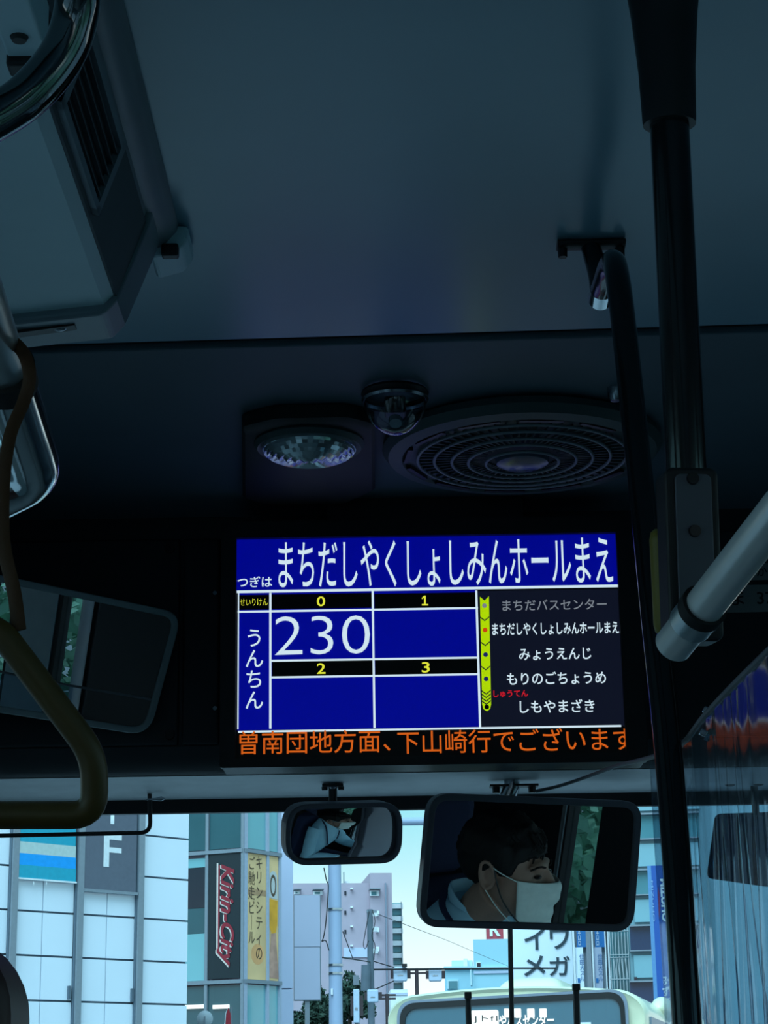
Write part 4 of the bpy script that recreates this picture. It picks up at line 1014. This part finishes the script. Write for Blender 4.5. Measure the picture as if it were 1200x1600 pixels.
# blue topped banners and the columns between them
NB = Fac('column_building', 'narrow grey columned building right of the katakana building', 'building', 925, 1490, 80, 97)
NB.box('wall', mat('column_wall', (.34, .42, .50), .7), (NB.uv(897, 1490)[0], 0, NB.uv(957, 1490)[0], NB.uv(925, 1200)[1]), .1, 8)
for (xa_, xb_) in ((896, 899), (917, 924.5), (925.5, 928), (946, 948), (950.5, 953)):
    NB.px('column', mat('column_grey', (.24, .26, .30), .6) if xb_-xa_ > 4 else WHITEP, xa_, 1200, xb_, 1800, -.25, .1)
BLU = mat('banner_sky_blue', (.01, .15, .42), .6); BIN = mat('banner_ink_blue', (.12, .22, .42), .7)
for lab, xa_, xb_, tx in (('blue topped vertical banner with pale lower half, left of two', 901, 915.5, '川ｺｲﾛ'), ('blue topped vertical banner with pale lower half, right of two', 929.5, 945, '')):
    nb = thing('street_banner', lab, 'banner', NB.O, axes(NB.u))
    NB.px('banner_top', BLU, xa_, 1440, xb_, 1480.5, -.16, -.12, nb)
    NB.px('banner_body', SB2 if tx == '' else EW, xa_, 1480.5, xb_, 1700, -.16, -.12, nb)
    text('日\n本\n口\n口', 'sign_text', WHITEP, nb, NB.rc(xa_+2, 1445, xa_+6.5, 1478), -.175, .0)
    text('住\n田\n大\nス\nル', 'sign_text', BIN, nb, NB.rc(xa_+5, 1491, xa_+12.5, 1533), -.175, .02)
    NB.px('banner_foot', BLU, xa_+2, 1529, xa_+6, 1536, -.175, -.165, nb)
# lattice fronted glass block
LB = Fac('lattice_building', 'glass block with a pale steel lattice front behind the bus', 'building', 970, 1490, 76, 98)
LB.box('wall', TEAL, (LB.uv(953, 1490)[0], 0, LB.uv(984, 1490)[0], LB.uv(970, 1200)[1]), .3, 5)
LBM = mat('lattice_steel', (.42, .47, .50), .5)
for x_ in (954.5, 958.5, 963, 968, 973, 978, 982.5): LB.px('lattice_post', LBM, x_-.6, 1440, x_+.6, 1560, -.1, .05)
for y_ in (1455, 1492, 1496, 1530): LB.px('lattice_rail', LBM, 953, y_-.7, 983, y_+.7, -.12, .02)
for k in range(4):
    x_ = 958.5 + k*6
    pa_, pb_ = LB.uv(x_, 1496), LB.uv(x_+5, 1530); MB().tube([(pa_[0], -.08, pa_[1]), (pb_[0], -.08, pb_[1])], .022, 6).build('lattice_brace', LBM, LB.root)
# teal office block
TB = Fac('office_building', 'teal office block with dark window bands left of the blue sign', 'building', 1005, 1490, 66, 98)
TBM = mat('office_teal', (.17, .31, .36), .35, var=.05, scale=.5); TBL = mat('office_pale', (.22, .42, .48), .4, var=.05, scale=.5); NW = mat('office_navy_glass', (.012, .035, .09), .12)
TB.box('wall', TBM, (TB.uv(984, 1490)[0], 0, TB.uv(1330, 1490)[0], TB.uv(1005, 1150)[1]), 0, 4)
for k in range(-1, 5):
    y = 1534 - k*87
    TB.px('window_band', NW if k < 2 else TEAL, 984.5, y, 1092, y+37, -.04, .05)
    TB.px('spandrel', TBL, 991, y+45, 1092, y+80, -.10, .0)
    TB.px('ledge', MULL, 984, y-2.5, 1092, y, -.22, .0)
    TB.px('ledge', MULL, 984, y+37, 1092, y+39, -.22, .0)
TB.px('wall_box', DARKW, 991, 1527, 995.5, 1532, -.16, -.1)
# blue bank sign
MZ = Fac('pylon_sign', 'tall blue pylon sign with white lettering beside the dark pole', 'sign', 1035, 1480, 36, 98)
MZB = mat('pylon_blue', (.012, .085, .36), .4, var=.03); MZS = mat('pylon_side', (.10, .26, .50), .4)
u0_, u1_ = MZ.uv(1023.5, 1480)[0], MZ.uv(1053, 1480)[0]; zt_ = MZ.uv(1035, 1352)[1]
MB().box(u0_, u1_, 0, .5, 0, zt_).build('sign_face', MZB, MZ.root)
MB().box(u0_-.065, u0_, .0, .5, 0, zt_).build('sign_side', MZS, MZ.root)
MZ.txt('MIZUHO', WHITEP, 1032.8, 1373, 1045, 1440, -.015, bold=.045, rot=-pi/2)
MZ.txt('み\nず\nほ\n信\n託\n銀\n行', WHITEP, 1036.5, 1526, 1049, 1640, -.015, bold=.03)
sw = [MZ.uv(*p) for p in ((1028, 1384), (1030.5, 1398), (1031.5, 1420), (1030, 1437), (1029, 1420), (1028.5, 1400))]
MB().prism(sw, -.015, -.003).build('sign_swoosh', mat('swoosh_red', (.35, .03, .10), .5), MZ.root)
MZ.txt('MIZUHO', mat('pylon_side_ink', (.22, .38, .60), .5), 1018.7, 1376, 1021.8, 1440, -.015, bold=.0, rot=-pi/2)

# ------------------------------------------------------------------ the bus in front
hd = radians(12); DB = 20.0
pR = at_Y(803, 1545, DB)
bx_ = Vector((cos(hd), -sin(hd), 0))
bus = thing('bus', 'cream city bus ahead seen from behind through the windscreen', 'bus', (pR.x, DB, GZ), axes(bx_))
CREAM = mat('bus_cream', (.80, .80, .56), .3, var=.02, scale=2, coat=.4); GREYT = mat('bus_grey_trim', (.22, .26, .33), .4)
BGL = mat('bus_rear_glass', (.05, .15, .20), .04, var=.02)
Hb = at_plane(803, 1541, Vector((pR.x, DB, 0)), Vector((sin(hd), cos(hd), 0))).z - GZ
def bus_section(w_, h_, r=.30, crown=.05, n=10):
    pts = [(-w_, .35), (w_, .35)]
    for k in range(n+1):
        t = pi/2*k/n; pts.append((w_ - r + r*cos(t), h_ - crown - r*.8 + r*.8*sin(t)))
    for k in range(1, 12):
        s_ = k/12; x = (w_-r)*(1-2*s_); pts.append((x, h_ - crown + crown*(1-(x/(w_-r))**2)))
    for k in range(n+1):
        t = pi/2*k/n; pts.append((-(w_ - r) - r*sin(t), h_ - crown - r*.8 + r*.8*cos(t)))
    return pts
WB = 1.245
mb = MB(); secs = []
for (y, s_, dz) in ((.16, .86, -.16), (.03, .955, -.05), (0, .985, -.02), (.06, 1.0, 0), (.4, 1, 0), (10.3, 1, 0)):
    secs.append([(x*s_ if y < .05 else x, y if y != .16 else 0.0, min(z, z + dz*(z/Hb))) for x, z in bus_section(WB, Hb)])
secs = secs[1:]
n_ = len(secs[0]); mb.add([p for s_ in secs for p in s_], [(i*n_+k, i*n_+(k+1) % n_, (i+1)*n_+(k+1) % n_, (i+1)*n_+k) for i in range(len(secs)-1) for k in range(n_)] + [tuple(range(n_-1, -1, -1)), tuple(range((len(secs)-1)*n_, len(secs)*n_))])
body = mb.build('bus_body', CREAM, bus, smooth=True)
Pb = lambda px, py: (lambda p: ((p - bus.matrix_basis.translation).dot(bx_), p.z - GZ))(at_plane(px, py, bus.matrix_basis.translation, Vector((sin(hd), cos(hd), 0))))
wl, wr, wt = Pb(629, 1585)[0], Pb(973, 1585)[0], Pb(803, 1556)[1]
wo_ = rpoly([(wr+.02, wt+.015), (wl-.02, wt-.045), (wl-.04, wt-1.0), (wr+.04, wt-1.0)], .16, 8)
wi_ = rpoly([(wr-.02, wt-.04), (wl+.03, wt-.10), (wl+.02, wt-.96), (wr-.01, wt-.96)], .13, 8)
MB().ring(wo_, wi_, -.03, .03).build('rear_window_seal', RUBBER, bus)
wo2 = rpoly([(wr+.05, wt+.04), (wl-.05, wt-.02), (wl-.06, wt-1.03), (wr+.06, wt-1.03)], .17, 8)
MB().ring(wo2, wo_, -.02, .03).build('rear_window_frame', GREYT, bus)
MB().prism(wi_, -.012, .02).build('rear_window', BGL, bus)
# lit destination panel
LED = glow('led_white', 255, 255, 255, 1.3)
q0, q1 = Pb(736, 1579), Pb(780, 1602)
sgn = MB().prism(rrect(q0[0], q1[0], q1[1]-.05, q0[1], .02), -.03, -.016).build('destination_box', LED, bus)
def bus_text(t_, m_, rc_, y, bold):
    a_, b_ = Pb(rc_[0], rc_[3]), Pb(rc_[2], rc_[1]); return text(t_, 'destination_text', m_, bus, (a_[0], a_[1], b_[0], b_[1]), y, bold)
bus_text('Jトf1', INK, (741, 1586, 778, 1599), -.034, 0)
bus_text('やバスセンター', LED, (781, 1584, 866, 1605), -.034, .03)
for (xa_, xb_) in ((788, 796), (802, 815), (824, 836), (843, 855)):
    q0, q1 = Pb(xa_, 1576), Pb(xb_, 1590); MB().prism(rrect(q0[0], q1[0], q1[1], q0[1], .01), -.028, -.016).build('destination_glyph', LED, bus)
# roof unit
q0, q1 = Pb(757, 1540), Pb(868, 1540)
def hump(u, v):
    x = q0[0] + (q1[0]-q0[0])*u; e_ = 1 - abs(2*u-1)**6
    return (x, .5 + 2.2*v, Hb - .03 + .16*max(0, e_)*(1 - (2*v-1)**8))
MB().grid(hump, 30, 20).build('roof_unit', CREAM, bus, smooth=True)
# right side: windows, pillars, rail
for k in range(7):
    y0_ = .5 + k*1.35
    f_ = MB().prism([(y0_, Hb-1.25), (y0_+1.22, Hb-1.25), (y0_+1.22, Hb-.40), (y0_, Hb-.40)], 0, 1)
    f_.v = [Vector((WB - .01 + .025*v.y, v.x, v.z)) for v in f_.v]; sw_ = f_.build('side_window', BGL, bus)
    f_ = MB().box(WB+.005, WB+.022, y0_+.58, y0_+.64, Hb-1.25, Hb-.40).build('window_bar', WHITEP, sw_)
MB().box(WB-.02, WB+.02, .3, 10.2, Hb-.39, Hb-.30).build('roof_gutter', GREYT, bus)
for k in range(3): MB().ball((WB-.06, 2.6+k*2.6, Hb-.15), (.12, .5, .14)).build('roof_vent', CREAM, bus, smooth=True)
for sx in (-1, 1):
    for y in (2.2, 7.6): MB().lathe([(0, -.14), (.3, -.14), (.46, -.12), (.48, 0), (.46, .12), (0, .14)], (sx*(WB-.14), y, .48), (1, 0, 0), 28).build('wheel', RUBBER, bus, smooth=True)
MB().box(-.8, .8, -.02, .01, .45, .7).build('bumper', GREYT, bus)
MB().box(wr-.42, wr-.30, -.02, -.012, wt-.30, wt-.26).build('rear_sticker', WHITEP, bus)

# ------------------------------------------------------------------ trees
LEAF = mat('leaf_green', (.24, .46, .32), .7, var=.5, scale=3); LEAFD = mat('leaf_dark', (.02, .055, .035), .7, var=.5, scale=3); BARK = mat('bark', (.05, .035, .025), .9)
def leaf_mesh(n, seed, R_=(1, 1, 1), size=.12):
    rnd = random.Random(seed); mb = MB()
    cl_ = [(Vector((rnd.gauss(0, .42)*R_[0], rnd.gauss(0, .42)*R_[1], rnd.gauss(0, .38)*R_[2])), rnd.uniform(.25, .5)) for _ in range(26)]
    for i in range(n):
        c_, r_ = cl_[i % 26]; d_ = Vector((rnd.gauss(0, 1), rnd.gauss(0, 1), rnd.gauss(0, 1))).normalized()
        p = c_ + Vector((d_.x*R_[0], d_.y*R_[1], d_.z*R_[2]))*r_*rnd.uniform(.7, 1)
        a_ = Vector((rnd.gauss(0, 1), rnd.gauss(0, 1), rnd.gauss(0, 1))).normalized(); b_ = a_.orthogonal().normalized(); s_ = size*rnd.uniform(.6, 1.3)
        mb.add([p - a_*s_, p + b_*s_*.5, p + a_*s_, p - b_*s_*.5], [(0, 1, 2, 3)])
    me = bpy.data.meshes.new('foliage'); me.from_pydata([tuple(v) for v in mb.v], [], mb.f); return me
def tree(lab, x, y, h, R_, n, size, m_, seed):
    t = thing('street_tree', lab, 'tree', (x, y, GZ))
    o = link('foliage', leaf_mesh(n, seed, R_, size), m_, t); o.location = (0, 0, h)
    MB().tube([(0, 0, 0), (.05, .02, h*.5), (0, .05, h)], [.16, .12, .05], 10).build('trunk', BARK, t, smooth=True)
    return t
p = at_Y(498, 1590, 66); tree('dark green tree between the blank sign board and the light pole', p.x, 66, p.z - GZ, (.8, .8, 1.0), 2600, .12, LEAFD, 3)
p = at_Y(546, 1572, 70); tree('dark green tree low between the light pole and the utility pole', p.x, 70, p.z - GZ, (.7, .7, .75), 2200, .12, LEAFD, 5)
tree('leafy green tree beside the bus, driver side', 3.9, -.2, 1.0, (1.2, 1.7, 1.2), 16000, .05, LEAF, 11)
tree('leafy green tree further back, driver side of the bus', 4.6, -4.6, 2.0, (1.5, 1.4, 1.4), 5000, .13, LEAF, 12)
tree('leafy green tree on the kerb, door side of the bus', -4.6, -6.5, 2.6, (1.4, 1.4, 1.3), 5000, .13, LEAF, 13)

# ------------------------------------------------------------------ the driver, seen only in the mirrors
SKIN = mat('skin', (.34, .19, .135), .55, var=.08, scale=30); HAIR = mat('black_hair', (.004, .0035, .0035), .65, bump=.2, scale=160, spec=.25)
SHIRT = mat('pale_blue_shirt', (.34, .56, .68), .8, var=.05, scale=25, bump=.15); NAVYC = mat('navy_cloth', (.010, .014, .05), .8)
MASK = mat('white_mask', (.72, .78, .72), .8, bump=.05, scale=60)
def remesh(mb, name, m_, parent, vox, smooth_it=4):
    me = mb.mesh(name); o = bpy.data.objects.new(name, me); COL.objects.link(o)
    r_ = o.modifiers.new('r', 'REMESH'); r_.mode = 'VOXEL'; r_.voxel_size = vox; r_.use_smooth_shade = True
    s_ = o.modifiers.new('s', 'SMOOTH'); s_.factor = .5; s_.iterations = smooth_it
    dg = bpy.context.evaluated_depsgraph_get(); me2 = bpy.data.meshes.new_from_object(o.evaluated_get(dg)); bpy.data.objects.remove(o)
    me2.name = name; me2.polygons.foreach_set('use_smooth', [True]*len(me2.polygons)); me2.materials.clear(); me2.materials.append(m_)
    o = bpy.data.objects.new(name, me2); COL.objects.link(o)
    if parent is not None: o.parent = parent
    return o
BO = Vector((0, -.05, .06))
per = thing('person', 'driver in pale blue shirt and white mask, seen in the mirrors', 'person', HD)
HM = Matrix.Rotation(radians(-27), 4, 'Z') @ Matrix.Rotation(radians(5), 4, 'X')      # head turned a little to his right and down
def hp_(p): return HM @ Vector(p)
H3 = HM.to_3x3()
bm_ = MB()
bm_.ball(hp_((0, -.018, .032)), (.076, .098, .088), H3, 32, 24)
bm_.ball(hp_((0, .028, -.028)), (.067, .072, .082), H3, 32, 24)
bm_.ball(hp_((0, .040, -.078)), (.048, .056, .040), H3, 24, 16)
bm_.ball(hp_((0, .080, .020)), (.050, .020, .014), H3, 20, 12)
for sx in (-1, 1):
    bm_.ball(hp_((sx*.040, .062, -.028)), (.020, .018, .020), H3, 16, 12)
    Me = H3 @ Matrix.Rotation(sx*-.35, 3, 'Z')
    bm_.ball(hp_((sx*.079, -.012, -.004)), (.008, .017, .030), Me, 20, 16)
    rim_ = [hp_((sx*(.084 + .006*abs(sin(t))), -.016 + .019*cos(t), -.002 + .032*sin(t) - .004*cos(t))) for t in [2*pi*k/24 for k in range(25)]]
    bm_.tube(rim_, .0052, 10, caps=False)
bm_.tube([hp_((0, .092, .012)), hp_((0, .104, -.008)), hp_((0, .116, -.030)), hp_((0, .100, -.042))], [.010, .012, .016, .012], 14)
bm_.tube([hp_((0, -.015, -.06)), Vector((0, -.07, -.13)), Vector((0, -.10, -.21))], [.058, .056, .066], 24)
bm_.tube([Vector(p_) + BO for p_ in ((0, -.06, -.21), (0, -.06, -.26), (0, -.06, -.34), (0, -.07, -.5), (0, -.09, -.66), (0, -.07, -.80))], [(.09, .06), (.16, .085), (.185, .105), (.165, .11), (.165, .12), (.15, .11)], 28, flat=Vector((0, 1, 0)))
armL = [(-.165, -.11, -.21), (-.215, -.07, -.31), (-.265, .04, -.47), (-.24, .20, -.47), (-.19, .33, -.44), (-.175, .38, -.435)]
armR = [(-x, y, z) for x, y, z in armL]
for A_ in (armL, armR): bm_.tube(bez(A_, 4), [.05]*4 + [.047]*4 + [.043]*4 + [.037]*4 + [.029]*4 + [.026], 16)
for sx in (-1, 1):
    bm_.tube([(sx*.09, -.10, -.70), (sx*.11, .15, -.69), (sx*.13, .34, -.66), (sx*.13, .38, -.74), (sx*.13, .40, -.95), (sx*.13, .42, -1.10)], [.085, .08, .062, .058, .05, .04], 18)
    bm_.tube([(sx*.13, .40, -1.13), (sx*.135, .50, -1.15), (sx*.14, .58, -1.16)], [.04, .038, .028], 14)
    # hand: palm, four fingers closing over the wheel rim, thumb on the near side
    hx, hy, hz_ = sx*.175, .40, -.432
    bm_.tube([(hx, hy-.02, hz_), (hx-sx*.004, hy+.015, hz_+.006), (hx-sx*.008, hy+.05, hz_+.004)], [(.030, .014), (.040, .015), (.038, .013)], 14, flat=Vector((0, 0, 1)))
    for k in range(4):
        fx = hx - sx*.008 + sx*(.030 - .020*k); fl_ = (.86, 1.0, .95, .78)[k if sx > 0 else 3-k]
        bm_.tube(bez([(fx, hy+.045, hz_+.004), (fx, hy+.045+.030*fl_, hz_+.002), (fx, hy+.048+.040*fl_, hz_-.020), (fx, hy+.040+.022*fl_, hz_-.036)], 3), .0085, 10)
    bm_.tube(bez([(hx-sx*.030, hy+.0, hz_), (hx-sx*.048, hy+.022, hz_-.008), (hx-sx*.050, hy+.045, hz_-.022)], 3), .0095, 10)
remesh(bm_, 'body', SKIN, per, .0042, 3)
# eyes and brows
EYE = mat('eye_dark', (.01, .008, .008), .2)
for sx in (-1, 1):
    e_ = MB().ball(hp_((sx*.031, .0905, -.002)), (.0135, .0085, .0048), H3, 20, 12).build('eye', EYE, per, smooth=True)
    MB().tube(bez([hp_((sx*.014, .101, .018)), hp_((sx*.032, .0965, .023)), hp_((sx*.052, .080, .016))], 4), [(.0035, .0022)]*9, 8).build('eyebrow', HAIR, per, smooth=True)
# hair: cap with a ragged fringe
def hair_pt(th, ph, k):
    d_ = Vector((sin(th)*cos(ph), sin(th)*sin(ph), cos(th)))
    off = .012 + .006*noise.noise(d_*5) + .004*noise.noise(d_*14)
    return Vector((0, -.018, .034)) + Vector((d_.x*(.076+off), d_.y*(.098+off), d_.z*(.090+off*1.2)))
hm = MB(); NP, NT = 64, 26; vs_ = []
for j in range(NT+1):
    for i in range(NP):
        ph = 2*pi*i/NP; fr_ = sin(ph)                    # +1 at the forehead
        tmax = 1.98 - .52*max(0, fr_)**.7 + (.10*noise.noise(Vector((ph*4, 2, 0)))) + (.26 if fr_ < -.1 else 0)
        if abs(cos(ph)) > .80 and fr_ > .25: tmax += .22
        vs_.append(hp_(hair_pt(tmax*j/NT, ph, 0)))
hm.add(vs_, [(j*NP+i, (j+1)*NP+i, (j+1)*NP+(i+1) % NP, j*NP+(i+1) % NP) for j in range(NT) for i in range(NP)])
hair = hm.build('hair', HAIR, per, smooth=True)
sm = hair.modifiers.new('thick', 'SOLIDIFY'); sm.thickness = .008; sm.offset = -1
rnd = random.Random(4); fr = MB()
for k in range(46):
    a = rnd.uniform(-1.05, 1.05); x = .070*sin(a); y0_ = -.018 + .106*cos(a)
    z0_ = .078 + rnd.uniform(-.012, .02); ln = rnd.uniform(.026, .046)
    fr.tube([hp_((x, y0_-.012, z0_)), hp_((x*1.03 + rnd.uniform(-.004, .004), y0_+.002, z0_-ln*.5)), hp_((x*1.04+rnd.uniform(-.010, .010), y0_-.001, z0_-ln))], [.0055, .0042, .0008], 6)
fr.build('hair_fringe', HAIR, hair, smooth=True)['kind'] = 'stuff'
# pleated mask with ear loops
def mask_pt(u, v):
    a = (u-.5)*2*1.12; z = -.014 - .108*v + .010*abs(a)**2*(.5 - v) 
    bulge = .020*math.exp(-(a/.42)**2)*math.exp(-((v-.22)/.30)**2) + .010*math.exp(-(a/.9)**2)
    rx, ry = .077 - .010*v, .096 - .004*v
    y = .012 + (ry + bulge + .0035*sin(v*pi*6)*math.exp(-(a/.8)**2)*.6)*cos(a); x = (rx + .4*bulge)*sin(a)
    return hp_((x, y, z))
mk = MB().grid(mask_pt, 40, 36).build('face_mask', MASK, per, smooth=True)
sm = mk.modifiers.new('thick', 'SOLIDIFY'); sm.thickness = .0016; sm.offset = 1
for sx in (-1, 1):
    for v, ez in ((.03, .030), (.97, -.034)):
        p0_ = mask_pt(.5 + sx*.495, v); p1_ = hp_((sx*.0865, -.022, ez)); pm = (p0_ + p1_)/2 + H3 @ Vector((sx*.010, 0, 0))
        MB().tube(bez([p0_, pm, p1_], 5), .0014, 6).build('ear_loop', MASK, mk, smooth=True)
# headset microphone on his left cheek
MB().tube(bez([hp_((-.088, .0, .02)), hp_((-.092, .03, -.055)), hp_((-.078, .085, -.115)), hp_((-.040, .118, -.122))], 6), .0018, 8).build('microphone_boom', BLACK, per, smooth=True)
MB().tube([hp_((-.046, .114, -.122)), hp_((-.028, .124, -.118))], .0055, 10).build('microphone', BLACK, per, smooth=True)
# shirt, collar, lanyard, trousers
sh = MB()
sh.tube([Vector(p_) + BO for p_ in ((0, -.058, -.185), (0, -.06, -.215), (0, -.06, -.26), (0, -.06, -.34), (0, -.07, -.5), (0, -.09, -.66), (0, -.07, -.81))], [(.072, .070), (.115, .085), (.178, .100), (.200, .122), (.182, .130), (.182, .138), (.172, .130)], 32, flat=Vector((0, 1, 0)))
for A_ in (armL, armR): sh.tube(bez(A_, 4), [.064]*4 + [.063]*4 + [.060]*4 + [.053]*4 + [.046]*4 + [.045], 18)
shirt = remesh(sh, 'shirt', SHIRT, per, .007, 3)
for sx in (-1, 1):
    cpath = [(sx*.010, .030, -.235), (sx*.044, .006, -.210), (sx*.060, -.045, -.186), (sx*.044, -.098, -.164), (0, -.108, -.160)]
    MB().tube([p_ + BO for p_ in bez(cpath, 5)], [(.005, .017)]*21, 10, flat=Vector((0, 0, 1))).build('collar', SHIRT, shirt, smooth=True)
    lp2 = bez([(sx*.035, -.12, -.165), (sx*.092, -.06, -.190), (sx*.098, .025, -.235), (sx*.085, .072, -.33), (sx*.03, .076, -.46), (0, .075, -.50)], 5)
    MB().tube([p_ + BO for p_ in lp2], [(.0025, .009)]*len(lp2), 8, flat=Vector((1, .3, 0))).build('lanyard', NAVYC, shirt, smooth=True)
MB().box(-.03, .03, .020, .028, -.51, -.44).build('name_tag', NAVYC, shirt, bevel=.003)
tr = MB()
for sx in (-1, 1): tr.tube([(sx*.085, -.12, -.71), (sx*.11, .15, -.69), (sx*.13, .34, -.66), (sx*.13, .385, -.74), (sx*.13, .40, -.95), (sx*.13, .42, -1.12)], [.100, .095, .077, .073, .066, .060], 18)
tr.ball((0, -.10, -.72), (.185, .135, .10))
remesh(tr, 'trousers', NAVYC, per, .008, 3)
for sx in (-1, 1): MB().tube([(sx*.13, .385, -1.145), (sx*.135, .50, -1.155), (sx*.14, .61, -1.165)], [.048, .047, .034], 16).build('shoe', BLACK, per, smooth=True)
# driver platform, seat, wheel
ZP = HD.z - 1.20
tag(MB().box(.42, XR-.01, 2.2, 3.78, 0, ZP).build('driver_platform', FLOORM, bevel=.01), 'raised dark floor platform under the driver seat', 'platform')
dst = thing('driver_chair', 'navy high backed driver seat behind the masked driver', 'chair', (HD.x, HD.y-.05, ZP))
zz0 = HD.z - ZP
MB().box(-.24, .24, -.28, .24, zz0-.93, zz0-.815).build('seat_cushion', NAVY, dst, bevel=.04)
Mb = Matrix.Rotation(radians(-6), 4, 'X'); b_ = MB().prism(rrect(-.24, .24, 0, .66, .08), -.06, .06)
Mb.translation = Vector((0, -.30, zz0-.80)); MB().add([Mb @ v for v in b_.v], b_.f).build('backrest', NAVY, dst, bevel=.03)
MB().prism(rrect(-.135, .135, zz0-.13, zz0+.09, .05), -.34, -.24).build('headrest', NAVY, dst, bevel=.03)
MB().box(-.15, .15, -.2, .2, .0, zz0-.93).build('seat_pedestal', BLACK, dst, bevel=.02)
sw = thing('steering_wheel', 'black steering wheel in the driver hands', 'steering wheel', (HD.x, HD.y+.46, HD.z-.48), Matrix.Rotation(radians(-22), 3, 'X').inverted())
MB().tube([(.22*cos(t), .22*sin(t), 0) for t in [2*pi*k/48 for k in range(49)]], .014, 12, caps=False).build('wheel_rim', BLACK, sw, smooth=True)
for a in (.3, pi-.3, -pi/2): MB().tube([(.05*cos(a), .05*sin(a), -.02), (.215*cos(a), .215*sin(a), 0)], [.018, .010], 8).build('wheel_spoke', BLACK, sw, smooth=True)
MB().lathe([(0, .0), (.05, -.005), (.065, -.03), (.05, -.05), (0, -.05)], n=24).build('wheel_hub', BLACK, sw, smooth=True)
MB().tube([(0, 0, -.04), (0, .05, -.42)], .035, 12).build('steering_column', BLACK, sw, smooth=True)
# instrument cluster with pale gauges, and the partition behind the driver
ic = thing('instrument_panel', 'dark instrument panel with pale gauges in front of the driver', 'instrument panel', (HD.x, 3.72, .80))
MB().prism([(-.3, 0), (.3, 0), (.26, .17), (-.26, .17)], -.06, .07).build('panel_hood', BLACK, ic, bevel=.01)
for x in (-.13, .02, .15): MB().lathe([(0, -.004), (.05, -.004), (.052, 0)], (x, -.061, .085), (0, 1, 0), 24).build('gauge', mat('gauge_pale', (.55, .6, .62), .4), ic)
pt = thing('driver_partition', 'black partition panel with pale post behind the driver seat', 'partition', (1.05, 2.30, 0))
MB().box(-.44, .385, -.02, .02, 0, 2.1).build('partition_panel', BLACK, pt, bevel=.005)
MB().tube([(-.46, 0, 0), (-.46, 0, ZC)], .016, 14).build('partition_post', mat('white_post', (.7, .75, .76), .4), pt, smooth=True)
